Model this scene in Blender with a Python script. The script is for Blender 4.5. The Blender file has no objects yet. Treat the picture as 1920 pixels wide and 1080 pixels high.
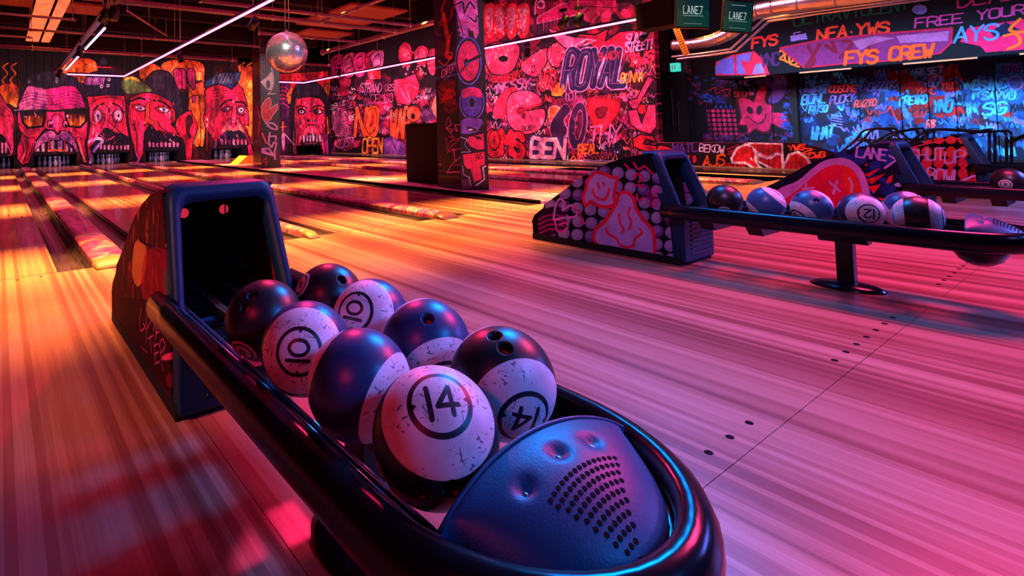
import bpy, bmesh, math, random
import numpy as np
from mathutils import Vector, Matrix

# ------------------------------------------------------------------ camera, world, lights, exposure
scene = bpy.context.scene
COL = scene.collection
F, YAW, PITCH, ROLL = 1030.23, 0.61111, -0.048957, -0.022308
CAMP = np.array([0.0, -4.83747, 0.99486])
PCX, PCY = 720.47, 197.34                      # principal point (shifted lens)

def cam_axes():
    cy, sy, cp, sp = math.cos(YAW), math.sin(YAW), math.cos(PITCH), math.sin(PITCH)
    f = np.array([sy*cp, cy*cp, -sp]); r = np.array([cy, -sy, 0.0]); u = np.cross(r, f)
    cr, sr = math.cos(ROLL), math.sin(ROLL)
    return cr*r + sr*u, -sr*r + cr*u, f
RT, UP, FW = cam_axes()
cam_d = bpy.data.cameras.new('camera'); cam = bpy.data.objects.new('camera', cam_d); COL.objects.link(cam)
cam.matrix_world = Matrix(((RT[0], UP[0], -FW[0], CAMP[0]), (RT[1], UP[1], -FW[1], CAMP[1]), (RT[2], UP[2], -FW[2], CAMP[2]), (0, 0, 0, 1)))
cam_d.sensor_fit = 'HORIZONTAL'; cam_d.sensor_width = 36.0; cam_d.lens = F/1920*36.0
cam_d.shift_x = (960-PCX)/1920; cam_d.shift_y = (PCY-540)/1920
cam_d.clip_start = 0.05; cam_d.clip_end = 100
scene.camera = cam
scene.view_settings.view_transform = 'Standard'; scene.view_settings.look = 'None'
scene.view_settings.exposure = 0.0; scene.view_settings.gamma = 1.0
scene.view_settings.use_curve_mapping = False
wd = bpy.data.worlds.new('world'); scene.world = wd; wd.use_nodes = True
wd.node_tree.nodes['Background'].inputs[0].default_value = (0.02, 0.004, 0.012, 1)
wd.node_tree.nodes['Background'].inputs[1].default_value = 0.6

def area(name, loc, aim, sx, sy, col, power, spread=180):
    l = bpy.data.lights.new(name, 'AREA'); l.shape = 'RECTANGLE'; l.size = sx; l.size_y = sy
    l.color = col; l.energy = power; l.spread = math.radians(spread)
    o = bpy.data.objects.new(name, l); COL.objects.link(o); o.location = loc
    d = Vector(aim) - Vector(loc)
    o.rotation_euler = d.to_track_quat('-Z', 'Y').to_euler()
    return o
def spot(name, loc, aim, col, power, ang, blend=.5, rad=.05):
    l = bpy.data.lights.new(name, 'SPOT'); l.color = col; l.energy = power; l.spot_size = math.radians(ang)
    l.spot_blend = blend; l.shadow_soft_size = rad
    o = bpy.data.objects.new(name, l); COL.objects.link(o); o.location = loc
    o.rotation_euler = (Vector(aim) - Vector(loc)).to_track_quat('-Z', 'Y').to_euler()
    return o
# warm rows of lane light, narrow beams
for yb, p_, w_, sp_ in ((.30, 620, .12, 34), (-1.0, 200, .12, 34), (4.66, 700, .12, 33), (9.1, 700, .12, 33), (13.2, 700, .12, 33)):
    area('lane light row', (5.9, yb, 3.6), (5.9, yb, 0), 13.0, w_, (1, .43, .075), p_, sp_)
area('crimson lane fill', (5.5, 8.0, 4.1), (5.5, 8.0, 0), 12, 14, (1, .015, .12), 340, 150)  # unseen, added to redden the lanes in place of the mural's reflection
# magenta wash on the approach, from the right
area('approach wash', (6.5, -4.2, 4.4), (3.8, -4.2, 0), 1.8, 1.0, (1, .045, .22), 270, 130)
spot('hood wash', (.6, -4.6, 3.8), (4.0, -2.5, .4), (.70, .32, 1), 420, 32, .6, .3)
spot('hood fill third', (3.4, -5.2, 3.8), (6.8, -3.2, .45), (.80, .36, 1), 520, 30, .6, .3)  # added fill without a fixture, brightens the third hood's side
spot('hood fill fourth', (5.6, -6.2, 3.8), (10.0, -3.3, .5), (1, .42, .80), 1100, 24, .6, .3)  # unseen fill put in to lift the farthest hood's dim side
spot('low wall fill', (9.6, -3.4, 3.6), (13.1, .6, .3), (1, .42, .45), 650, 44, .7, .2)  # no lamp known here; added to brighten the low wall's painting
spot('left floor wash', (3.0, .8, 3.6), (-.3, -3.5, 0), (1, .02, .13), 700, 44, .6, .12)
spot('left fill', (-3.6, -5.6, 3.6), (-.6, -3.0, 0), (1, .02, .07), 300, 56, .8, .3)  # added red fill for the dark left floor, no fixture
spot('hood side fill', (-3.6, -3.6, 2.6), (.4, -2.2, .4), (1, .34, .30), 750, 24, .6, .1)  # unseen light added to bring out the nearest hood's side paint
# blue lamps: behind the camera, above, and over the right
spot('blue lamp behind camera', (2.6, -7.4, 3.2), (1.3, -3.3, .5), (.0, .22, 1), 700, 36, .5, .35)
area('blue wash above', (4.4, -2.0, 3.9), (1.6, -4.0, .4), 1.0, .8, (.0, .24, 1), 95, 80)
spot('blue lamp over middle return', (6.2, -7.6, 3.2), (4.6, -3.7, .5), (.02, .24, 1), 330, 40, .5, .35)
area('blue wash right', (11.0, -7.5, 3.4), (8.0, -5.0, .0), 3.0, .8, (.14, .16, 1), 210, 85)
spot('violet lamp near right', (4.2, -7.8, 3.4), (3.6, -5.4, 0), (.35, .18, 1), 90, 50, .8, .3)
# murals
area('back wall wash', (6.0, 14.6, 3.4), (6.0, 18.3, 1.5), 15, .4, (1, .46, .55), 520, 120)
area('side wall wash', (9.6, 8.0, 3.8), (13.08, 8.0, 1.6), 17, .4, (1, .40, .54), 700, 120)
area('screens wash', (12.9, -3.5, 3.0), (15.5, -3.5, .8), 9, .4, (.30, .60, 1), 420, 90)
area('bulkhead wash', (11.8, -2.2, 3.2), (14.5, -2.2, 3.0), 8, .3, (1, .50, .65), 18, 100)
spot('column fill', (4.8, -3.4, 3.6), (6.4, 1.8, 1.7), (1, .55, .85), 900, 34, .6, .1)  # unseen lamp added in front to brighten the column's faces
spot('far column fill', (4.0, 6.0, 3.3), (6.5, 10.4, 1.8), (1, .7, .8), 420, 40, .6, .1)  # added likewise for the far column, no fixture
area('pin deck light', (5.2, 18.44, .43), (5.2, 19.3, .05), 13, .04, (.62, .42, .95), 16, 140)


# ray helpers: where the line of sight through a pixel of the photograph meets a plane of the room
def ray(u, v):
    return FW + RT*(u-PCX)/F - UP*(v-PCY)/F
def onX(u, v, X): d = ray(u, v); t = (X-CAMP[0])/d[0]; return CAMP + t*d
def onY(u, v, Y): d = ray(u, v); t = (Y-CAMP[1])/d[1]; return CAMP + t*d
def onZ(u, v, Z): d = ray(u, v); t = (Z-CAMP[2])/d[2]; return CAMP + t*d

# ------------------------------------------------------------------ object helpers
def tag(o, label=None, cat=None, group=None, kind=None):
    if label: o['label'] = label
    if cat: o['category'] = cat
    if group: o['group'] = group
    if kind: o['kind'] = kind
    return o
def empty(name, loc=(0, 0, 0), label=None, cat=None, group=None, kind=None, rz=0):
    o = bpy.data.objects.new(name, None); COL.objects.link(o); o.location = loc; o.rotation_euler = (0, 0, rz)
    o.empty_display_size = .1
    return tag(o, label, cat, group, kind)
def copy_tree(o, parent=None):
    c = o.copy(); COL.objects.link(c)
    if parent is not None:
        c.parent = parent; c.matrix_parent_inverse = o.matrix_parent_inverse.copy()
    for ch in list(o.children): copy_tree(ch, c)
    return c

class MB:
    def __init__(s): s.v = []; s.f = []; s.sm = []
    def add(s, vs, fs, smooth=False):
        b = len(s.v); s.v += [tuple(map(float, p)) for p in vs]; s.f += [tuple(b+i for i in f) for f in fs]; s.sm += [smooth]*len(fs)
        return s
    def box(s, x0, x1, y0, y1, z0, z1):
        return s.add([(x0,y0,z0),(x1,y0,z0),(x1,y1,z0),(x0,y1,z0),(x0,y0,z1),(x1,y0,z1),(x1,y1,z1),(x0,y1,z1)],
                     [(3,2,1,0),(4,5,6,7),(0,1,5,4),(1,2,6,5),(2,3,7,6),(3,0,4,7)])
    def prism(s, poly, axis, a, b):
        """extrude a 2-D polygon along an axis; poly pairs are the two other axes in x,y,z order"""
        n = len(poly)
        def P(p, t):
            return (t, p[0], p[1]) if axis == 0 else ((p[0], t, p[1]) if axis == 1 else (p[0], p[1], t))
        return s.add([P(p, a) for p in poly]+[P(p, b) for p in poly],
                     [tuple(range(n)), tuple(reversed(range(n, 2*n)))]+[(i, i+n, (i+1) % n+n, (i+1) % n) for i in range(n)])
    def tube(s, pts, r, n=10, closed=False, smooth=True):
        pts = [Vector(p) for p in pts]; m = len(pts); rings = []
        for i, p in enumerate(pts):
            if closed: d = pts[(i+1) % m]-pts[i-1]
            else: d = pts[min(i+1, m-1)]-pts[max(i-1, 0)]
            d.normalize(); a = d.cross(Vector((0, 0, 1)))
            if a.length < 1e-3: a = d.cross(Vector((1, 0, 0)))
            a.normalize(); b = a.cross(d)
            rr = r[i] if isinstance(r, (list, tuple)) else r
            rings.append([p+(a*math.cos(2*math.pi*k/n)+b*math.sin(2*math.pi*k/n))*rr for k in range(n)])
        vs = [q for g in rings for q in g]; fs = []
        for i in range(m if closed else m-1):
            j = (i+1) % m
            fs += [(i*n+k, i*n+(k+1) % n, j*n+(k+1) % n, j*n+k) for k in range(n)]
        if not closed: fs += [tuple(range(n))[::-1], tuple((m-1)*n+k for k in range(n))]
        return s.add(vs, fs, smooth)
    def lathe(s, prof, n=24, c=(0, 0, 0), sx=1, sy=1, smooth=True):
        m = len(prof); vs = []; fs = []
        for r, z in prof: vs += [(c[0]+r*sx*math.cos(2*math.pi*k/n), c[1]+r*sy*math.sin(2*math.pi*k/n), c[2]+z) for k in range(n)]
        for i in range(m-1): fs += [(i*n+k, i*n+(k+1) % n, (i+1)*n+(k+1) % n, (i+1)*n+k) for k in range(n)]
        fs += [tuple(range(n))[::-1], tuple((m-1)*n+k for k in range(n))]
        return s.add(vs, fs, smooth)
    def sweep(s, path, prof, smooth=True):
        """profile (side, up) carried along a path lying in a level plane"""
        m = len(path); k = len(prof); vs = []; fs = []
        for i, p in enumerate(path):
            d = Vector(path[min(i+1, m-1)])-Vector(path[max(i-1, 0)]); d.normalize(); nrm = Vector((d.y, -d.x, 0))
            for a, z in prof: vs.append((p[0]+nrm.x*a, p[1]+nrm.y*a, p[2]+z))
        for i in range(m-1): fs += [(i*k+j, (i+1)*k+j, (i+1)*k+(j+1) % k, i*k+(j+1) % k) for j in range(k)]
        fs += [tuple(range(k)), tuple((m-1)*k+j for j in reversed(range(k)))]
        return s.add(vs, fs, smooth)
    def build(s, name, mat, parent=None, uv=None, bevel=0, seg=2, smooth=None, loc=None, fix=True):
        me = bpy.data.meshes.new(name); me.from_pydata(s.v, [], s.f)
        me.polygons.foreach_set('use_smooth', s.sm if smooth is None else [smooth]*len(s.f))
        if fix:
            bm = bmesh.new(); bm.from_mesh(me); bmesh.ops.recalc_face_normals(bm, faces=bm.faces); bm.to_mesh(me); bm.free()
        if uv:
            l = me.uv_layers.new(name='uv'); co = [uv(me.vertices[lp.vertex_index].co) for lp in me.loops]
            l.data.foreach_set('uv', [c for p in co for c in p])
        if mat: me.materials.append(mat)
        o = bpy.data.objects.new(name, me); COL.objects.link(o)
        if parent is not None: o.parent = parent
        if loc: o.location = loc
        if bevel:
            b = o.modifiers.new('bevel', 'BEVEL'); b.width = bevel; b.segments = seg; b.limit_method = 'ANGLE'; b.angle_limit = math.radians(35)
            if seg > 1:
                for p in me.polygons: p.use_smooth = True
                try: b.harden_normals = True
                except Exception: pass
        return o

# ------------------------------------------------------------------ materials
def mat(name, col=(.5, .5, .5), rough=.5, metal=0, emit=None, es=1, coat=0, spec=.5, build=None):
    m = bpy.data.materials.new(name); m.use_nodes = True; nt = m.node_tree; b = nt.nodes['Principled BSDF']
    b.inputs['Base Color'].default_value = (*col, 1); b.inputs['Roughness'].default_value = rough
    b.inputs['Metallic'].default_value = metal; b.inputs['Coat Weight'].default_value = coat
    b.inputs['Specular IOR Level'].default_value = spec
    if emit: b.inputs['Emission Color'].default_value = (*emit, 1); b.inputs['Emission Strength'].default_value = es
    if build: build(nt, b)
    return m
def N(nt, t, **k):
    n = nt.nodes.new(t)
    for a, v in k.items():
        if a.startswith('i_'):
            key = a[2:]; key = int(key) if key.isdigit() else key.replace('_', ' ')
            n.inputs[key].default_value = v
        else: setattr(n, a, v)
    return n
def mapped(nt, scale=(1, 1, 1), co='Object', loc=(0, 0, 0)):
    t = N(nt, 'ShaderNodeTexCoord'); m = N(nt, 'ShaderNodeMapping'); nt.links.new(t.outputs[co], m.inputs[0])
    m.inputs['Scale'].default_value = scale; m.inputs['Location'].default_value = loc
    return m.outputs[0]
def ramp(nt, src, stops, interp='LINEAR'):
    r = N(nt, 'ShaderNodeValToRGB'); r.color_ramp.interpolation = interp; e = r.color_ramp.elements
    while len(e) < len(stops): e.new(.5)
    for x, (p, c) in zip(e, stops): x.position = p; x.color = (*c, 1) if len(c) == 3 else c
    nt.links.new(src, r.inputs[0]); return r.outputs[0]
def mix(nt, f, a, b, mode='MIX'):
    m = N(nt, 'ShaderNodeMix', data_type='RGBA', blend_type=mode)
    for i, v in ((0, f), (6, a), (7, b)):
        if isinstance(v, (int, float)): m.inputs[i].default_value = v
        elif isinstance(v, tuple): m.inputs[i].default_value = (*v, 1) if len(v) == 3 else v
        else: nt.links.new(v, m.inputs[i])
    return m.outputs[2]
def mth(nt, op, a, b=None):
    m = N(nt, 'ShaderNodeMath', operation=op)
    for i, v in ((0, a), (1, b)):
        if v is None: continue
        if isinstance(v, (int, float)): m.inputs[i].default_value = v
        else: nt.links.new(v, m.inputs[i])
    return m.outputs[0]
def noise(nt, vec, scale=5, detail=4, rough=.5, dist=0):
    n = N(nt, 'ShaderNodeTexNoise'); n.inputs['Scale'].default_value = scale; n.inputs['Detail'].default_value = detail
    n.inputs['Roughness'].default_value = rough; n.inputs['Distortion'].default_value = dist
    nt.links.new(vec, n.inputs['Vector']); return n.outputs[0]
def bump(nt, b, h, s=.2, d=.01):
    n = N(nt, 'ShaderNodeBump'); n.inputs['Strength'].default_value = s; n.inputs['Distance'].default_value = d
    nt.links.new(h, n.inputs['Height']); nt.links.new(n.outputs[0], b.inputs['Normal'])

# ------------------------------------------------------------------ painter: flat print for painted surfaces, drawn stroke by stroke into an array
FONT = dict(A='002640 1232', B='00063645343303 3342413000', C='4536160501103041', D='00062644422000', E='46060040 0333', F='460600 0333',
  G='45361605011030414323', H='0006 4046 0343', I='2026', J='4641301001', K='0006 460340', L='060040', M='0006234640', N='00064046',
  O='160501103041453616', P='00063645443303', Q='160501103041453616 2240', R='00063645443303 2340', S='4536160504334241301001', T='0646 2620',
  U='060110304146', V='062046', W='0610233046', X='0640 0046', Y='062346 2320', Z='06460040')
FONT.update({'0': '160501103041453616', '1': '2620', '2': '05163645440040', '4': '31360242', '7': '064610', '8': '1605143342413010011234453616',
  '!': '2622 2120', '.': '2323', '>': '064300', ' ': '', 'i': '2026', '9': '4436160504334410', 'w': '0410233044', 'p': '0004344333 03', '-': '1333'})
def c8(*c): return np.array(c, np.float32)/255
def smooth(pts, closed=False, n=6):
    P = [np.array(p, float) for p in pts]; m = len(P); out = []
    if m < 3: return pts
    rng_ = range(m) if closed else range(m-1)
    for i in rng_:
        p0 = P[(i-1) % m] if closed or i > 0 else P[0]; p1 = P[i]; p2 = P[(i+1) % m]; p3 = P[(i+2) % m] if closed or i+2 < m else P[-1]
        for k in range(n):
            t = k/n; out.append(.5*((2*p1)+(-p0+p2)*t+(2*p0-5*p1+4*p2-p3)*t*t+(-p0+3*p1-3*p2+p3)*t**3))
    if not closed: out.append(P[-1])
    return out
class Paint:
    """a picture W x H texels; coordinates come in the frame of a view (origin, scale) of the photograph and land on the surface through fmap"""
    def __init__(s, W, H, bg, fmap=None):
        s.W, s.H = W, H; s.a = np.zeros((H, W, 3), np.float32)+np.array(bg, np.float32); s.fm = fmap or (lambda u, v: (u, v)); s.o = (0, 0, 1.0); s.rg = random.Random(5)
    def view(s, ox, oy, sc): s.o = (ox, oy, sc)
    def m(s, p): return np.array(s.fm(s.o[0]+p[0]/s.o[2], s.o[1]+p[1]/s.o[2]))
    def k(s, p):
        a = s.m(p); b = s.m((p[0], p[1]+s.o[2])); return float(np.hypot(*(a-b)))/s.o[2]
    def _seg(s, a, b, r, col, al):
        x0 = int(max(0, min(a[0], b[0])-r-1)); x1 = int(min(s.W, max(a[0], b[0])+r+2)); y0 = int(max(0, min(a[1], b[1])-r-1)); y1 = int(min(s.H, max(a[1], b[1])+r+2))
        if x1 <= x0 or y1 <= y0: return
        X = np.arange(x0, x1)[None, :]+.5; Y = np.arange(y0, y1)[:, None]+.5; d = b-a; L = d@d+1e-9
        t = np.clip(((X-a[0])*d[0]+(Y-a[1])*d[1])/L, 0, 1); q = np.hypot(X-a[0]-t*d[0], Y-a[1]-t*d[1])
        w = (np.clip(r+.5-q, 0, 1)*al)[..., None]; s.a[y0:y1, x0:x1] = s.a[y0:y1, x0:x1]*(1-w)+np.asarray(col)*w
    def line(s, pts, w, col, al=1, sm=False, closed=False):
        if sm: pts = smooth(pts, closed)
        k = s.k(pts[len(pts)//2]); P = [s.m(p) for p in pts]
        if closed: P.append(P[0])
        for a, b in zip(P, P[1:]): s._seg(a, b, max(.6, w*k/2), col, al)
    def poly(s, pts, col, out=None, ow=0, sm=False, al=1, col2=None):
        if sm: pts = smooth(pts, True, 5)
        P = np.array([s.m(p) for p in pts]); x0, y0 = np.maximum(0, P.min(0).astype(int)); x1, y1 = P.max(0).astype(int)+2; x1 = min(x1, s.W); y1 = min(y1, s.H)
        if x1 > x0 and y1 > y0:
            X = np.arange(x0, x1)[None, :]+.5; Y = np.arange(y0, y1)[:, None]+.5; ins = np.zeros((y1-y0, x1-x0), bool)
            for a, b in zip(P, np.roll(P, -1, 0)):
                if a[1] == b[1]: continue
                c = ((a[1] > Y) != (b[1] > Y)) & (X < (b[0]-a[0])*(Y-a[1])/(b[1]-a[1])+a[0]); ins ^= c
            cc = np.asarray(col, np.float32)
            if col2 is not None:
                t = ((Y-y0)/(y1-y0))[..., None]; cc = (cc*(1-t)+np.asarray(col2, np.float32)*t)+np.zeros((y1-y0, x1-x0, 3), np.float32)
            w = (ins*al)[..., None]; s.a[y0:y1, x0:x1] = s.a[y0:y1, x0:x1]*(1-w)+cc*w
        if out is not None: s.line(list(pts), ow, out, closed=True)
    def ell(s, cx, cy, rx, ry, col, out=None, ow=0, rot=0, al=1, col2=None):
        c, d = math.cos(rot), math.sin(rot)
        s.poly([(cx+rx*math.cos(t)*c-ry*math.sin(t)*d, cy+rx*math.cos(t)*d+ry*math.sin(t)*c) for t in np.linspace(0, 2*math.pi, 22)[:-1]], col, out, ow, al=al, col2=col2)
    def text(s, st, x0, y0, x1, y1, h, w, col, out=None, ow=0, slant=0, jit=.05, al=1, curve=True):
        n = len(st); d = np.array([x1-x0, y1-y0], float)/n; strokes = []
        for i, ch in enumerate(st):
            if ch not in FONT: continue
            jy = s.rg.uniform(-jit, jit)*h
            for tk in FONT[ch].split():
                q = [(int(tk[j])/4, int(tk[j+1])/6) for j in range(0, len(tk), 2)]
                pt = [(x0+d[0]*(i+.82*a)+slant*b*h, y0+d[1]*(i+.82*a)+jy-b*h) for a, b in q]
                strokes.append(smooth(pt, False, 4) if curve and ch in 'BCDGJOPQRSU0238569' and len(pt) > 3 else pt)
        if out is not None:
            for t in strokes: s.line(list(t), w+2*ow, out, al)
        for t in strokes: s.line(list(t), w, col, al)
    def scribble(s, cx, cy, sx, sy, w, col, n=8, al=1):
        """a loose spray squiggle that spells nothing"""
        a = s.rg.uniform(-.3, .3); pts = []
        for i in range(n):
            t = i/(n-1)-.5; yy = (s.rg.uniform(.25, .5) if i % 2 else -s.rg.uniform(.25, .5))*sy
            pts.append((cx+t*sx+s.rg.uniform(-.1, .1)*sx, cy+yy+a*t*sx))
        s.line(pts, w, col, al, sm=True)
    def fill_scribbles(s, x0, y0, x1, y1, n, cols, size=30, w=2, al=.9):
        for _ in range(n):
            z = size*s.rg.uniform(.5, 1.5)
            s.scribble(s.rg.uniform(x0, x1), s.rg.uniform(y0, y1), z, z*s.rg.uniform(.4, .9), w*s.rg.uniform(.6, 1.5), s.rg.choice(cols), s.rg.randint(4, 9), al)
    def blobs(s, x0, y0, x1, y1, n, cols, size=30, al=.6):
        for _ in range(n):
            cx, cy = s.rg.uniform(x0, x1), s.rg.uniform(y0, y1); z = size*s.rg.uniform(.4, 1.3)
            s.poly([(cx+z*s.rg.uniform(.5, 1)*math.cos(t), cy+z*s.rg.uniform(.5, 1)*math.sin(t)) for t in np.linspace(0, 6.28, 8)[:-1]], s.rg.choice(cols), sm=True, al=al)
    def grain(s, amt=.08, cell=3):
        rs = np.random.RandomState(3); g = rs.rand(s.H//cell+2, s.W//cell+2).astype(np.float32)
        g = np.kron(g, np.ones((cell, cell), np.float32))[:s.H, :s.W]; s.a *= (1-amt/2+amt*(g-.5))[..., None]
    def mottle(s, cell=26, amt=.5, seed=1, sy=2.2):
        """uneven spray: purple-dark and pink-light patches, longer than wide"""
        for k, (c, a) in enumerate(((cell, amt), (cell//3, amt*.7), (cell//8+1, amt*.5))):
            rs = np.random.RandomState(seed+k); h, w = s.H//int(c*sy)+3, s.W//c+3; g = rs.rand(h, w).astype(np.float32)
            yy = np.arange(s.H)/(c*sy); xx = np.arange(s.W)/c; y0 = yy.astype(int); x0 = xx.astype(int); fy = (yy-y0)[:, None]; fx = (xx-x0)[None, :]
            fy = fy*fy*(3-2*fy); fx = fx*fx*(3-2*fx)
            v = (g[y0][:, x0]*(1-fx)+g[y0][:, x0+1]*fx)*(1-fy)+(g[y0+1][:, x0]*(1-fx)+g[y0+1][:, x0+1]*fx)*fy
            v = (v-.5)*2*a; s.a *= (1+v[..., None]*np.array([.75, .95, .35], np.float32)); s.a += np.maximum(v, 0)[..., None]*s.a.max(2, keepdims=True)*np.array([.05, .05, .28], np.float32)
        s.a = np.clip(s.a, 0, 1)
    def image(s, name, alpha=None):
        im = bpy.data.images.new(name, s.W, s.H, alpha=alpha is not None)
        px = np.ones((s.H, s.W, 4), np.float32); px[..., :3] = np.clip(s.a, 0, 1)
        if alpha is not None: px[..., 3] = alpha
        im.pixels.foreach_set(px[::-1].ravel()); im.update(); im.pack()
        return im
def painted(name, im, rough=.55, coat=0, relief=.15, spec=.5, ext='EXTEND', co='UV', dim=1.0, metal=0):
    def bld(nt, b):
        t = N(nt, 'ShaderNodeTexImage'); t.image = im; t.extension = ext
        c = N(nt, 'ShaderNodeTexCoord'); nt.links.new(c.outputs[co], t.inputs[0])
        src = t.outputs[0]
        g = noise(nt, c.outputs['Object'], 9, 5)
        src = mix(nt, 1.0, src, ramp(nt, g, [(.3, (.72*dim,)*3), (.7, (1.0*dim,)*3)]), 'MULTIPLY')
        nt.links.new(src, b.inputs['Base Color'])
        bump(nt, b, noise(nt, c.outputs['Object'], 60, 3), relief, .01)
    return mat(name, rough=rough, coat=coat, build=bld, metal=metal, spec=spec)
# ------------------------------------------------------------------ paintings
K = c8(10, 5, 12); WH = c8(235, 200, 225); RD = c8(222, 22, 52); DR = c8(110, 10, 34); PK = c8(235, 45, 120); OR = c8(252, 120, 34)
PU = c8(120, 58, 125); LP = c8(222, 110, 165); MG = c8(198, 26, 104); NV = c8(34, 30, 74); SAL = c8(250, 95, 90); YO = c8(250, 160, 50)
BL = c8(40, 110, 215); CY = c8(60, 170, 230); DB = c8(8, 26, 58); VI = c8(120, 105, 225); LV = c8(185, 150, 235)
X_WALL, Y_BACK = 13.08, 18.3
BX0, BX1, BZ1 = -3.2, 13.1, 4.3; BP = 120
RY0, RY1, RZ1 = -1.7, 18.3, 6.0; RP = 140

def paint_back():
    def fm(u, v): p = onY(u, v, Y_BACK); return ((p[0]-BX0)*BP, (BZ1-p[2])*BP)
    s = Paint(int((BX1-BX0)*BP), int(BZ1*BP), K, fm)
    # orange and rust sky behind the heads
    s.view(0, 0, 1)
    s.blobs(-60, 120, 620, 300, 160, [c8(60, 8, 16), c8(90, 12, 20), c8(30, 5, 14), c8(120, 18, 20)], 26, .5)
    for (x0, y0, x1, y1) in ((0, 160, 34, 200), (118, 112, 180, 160), (262, 122, 300, 150), (305, 115, 380, 150), (355, 160, 384, 270), (448, 130, 474, 250), (528, 165, 560, 200), (540, 140, 620, 168), (604, 160, 618, 180)):
        s.poly([(x0, y0+4), ((x0+x1)/2, y0-3), (x1, y0+5), (x1-2, y1), ((x0+x1)/2, y1-6), (x0+2, y1-3)], c8(215, 70, 20), sm=True, col2=c8(235, 130, 25))
    for _ in range(90):
        x, y = s.rg.choice([(20, 180), (150, 140), (370, 230), (460, 190), (548, 178), (612, 175), (590, 155)]); s.ell(x+s.rg.uniform(-14, 14), y+s.rg.uniform(-24, 24), 1.2, .7, K)
    for x in (10, 25, 128, 150, 168, 275, 318, 350, 452, 466): s.line([(x, 160), (x-5, 150), (x+4, 138), (x-4, 126), (x+6, 118)], 2.6, c8(235, 90, 20), .8, sm=True)
    # 0: half face at the left edge
    s.view(0, 100, 4.695)
    s.poly([(-160, 480), (-60, 300), (40, 420), (100, 500), (130, 600), (120, 700), (100, 900), (-120, 900)], c8(190, 30, 60), K, 8, sm=True)
    for y in (450, 480, 520, 560): s.line([(-60, y), (20, y-20), (90, y+40)], 6, c8(90, 12, 40), sm=True)
    s.poly([(-120, 740), (-20, 700), (60, 760), (90, 890), (-120, 890)], K, sm=True)
    for x in (-60, -25, 8, 40): s.poly([(x, 780), (x+26, 790), (x+22, 880), (x+2, 880)], c8(215, 110, 150), K, 3)
    s.line([(60, 560), (90, 700), (60, 780), (100, 880)], 9, PK, sm=True)
    # 1: head in square glasses
    s.poly([(150, 500), (165, 350), (235, 235), (310, 180), (430, 158), (560, 172), (670, 215), (735, 320), (775, 500)], c8(26, 22, 34), sm=False)
    for x, y, r in ((340, 215, 26), (500, 235, 28), (255, 250, 12), (455, 320, 12)): s.ell(x, y, r*.5, r, c8(120, 110, 120), al=.7)
    for x in range(570, 720, 26): s.line([(x, 190), (x+26, 290)], 6, c8(90, 60, 130), .8)
    s.poly([(160, 500), (185, 385), (240, 288), (300, 290), (345, 318), (400, 312), (470, 300), (560, 300), (640, 285), (700, 340), (745, 430), (772, 500), (775, 600), (765, 720), (745, 800), (770, 960), (735, 965), (695, 860), (640, 760), (560, 690), (400, 665), (310, 770), (300, 860), (250, 965), (200, 985), (150, 930), (150, 820), (190, 720), (150, 600)], MG, K, 8, col2=RD)
    s.poly([(175, 480), (200, 385), (245, 295), (330, 300), (400, 330), (400, 480)], LP, al=.75, sm=True)
    s.poly([(490, 315), (640, 292), (700, 345), (740, 440), (700, 470), (520, 470)], c8(235, 25, 120), al=.9, sm=True)
    for i, y in enumerate((350, 375, 402, 430, 458)):
        s.line([(190+i*3, y+25), (270, y-2), (350, y+12), (430, y+22), (500, y+20), (580, y-4), (660, y-8), (730, y+22)], 5, c8(70, 15, 60), .9, sm=True)
    s.line([(120, 508), (330, 496), (480, 508), (640, 494), (800, 486)], 20, c8(20, 15, 22))
    s.line([(130, 500), (400, 488)], 7, c8(150, 130, 150), .8)
    for p in ([(178, 520), (402, 512), (400, 570), (380, 645), (240, 660), (198, 610)], [(572, 505), (776, 500), (762, 600), (705, 655), (606, 645), (580, 585)]):
        s.poly(p, c8(24, 12, 18), K, 12); cx = sum(q[0] for q in p)/6; cy = sum(q[1] for q in p)/6
        s.poly([(cx+(q[0]-cx)*.82, cy+6+(q[1]-cy)*.72) for q in p], c8(70, 8, 10), col2=c8(255, 120, 10))
        for dx in (-40, 40): s.line([(cx+dx, cy-30), (cx+dx, cy+50)], 7, c8(255, 190, 120), .8)
        s.ell(cx-75, cy-28, 13, 11, WH)
    for dx, cx in ((0, 290), (390, 290)):
        s.line([(170+dx*1.02, 640), (230+dx, 715), (320+dx*.98, 715), (385+dx*.9, 650)], 12, c8(240, 60, 60), sm=True)
        s.line([(190+dx*1.02, 690), (240+dx, 745), (310+dx*.98, 740)], 7, K, sm=True)
    s.poly([(462, 560), (500, 535), (545, 560), (560, 620), (535, 665), (505, 705), (475, 660), (455, 615)], c8(228, 28, 90), K, 7, sm=True)
    s.line([(505, 560), (510, 680)], 12, c8(240, 70, 40), .8)
    for cx in (440, 575): s.ell(cx, 622, 23, 32, c8(215, 60, 110), K, 8); s.ell(cx+3, 636, 11, 14, K)
    s.poly([(305, 870), (320, 775), (400, 690), (470, 680), (505, 715), (550, 680), (610, 700), (680, 790), (690, 872), (600, 860), (420, 866)], c8(175, 80, 145), K, 8, sm=True)
    for x in range(330, 680, 14): s.line([(x, 765), (x+8, 745)], 4, c8(60, 20, 60), .8)
    s.poly([(318, 872), (350, 812), (430, 765), (505, 760), (585, 770), (650, 820), (672, 872)], c8(25, 8, 20))
    for x, t, w in ((318, 830, 36), (362, 785, 40), (440, 765, 48), (506, 762, 50), (575, 790, 32), (616, 825, 30)): s.poly([(x, t+10), (x+w/2, t), (x+w-4, t+10), (x+w-6, 868), (x+4, 868)], c8(205, 145, 180), K, 5, sm=False)
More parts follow.
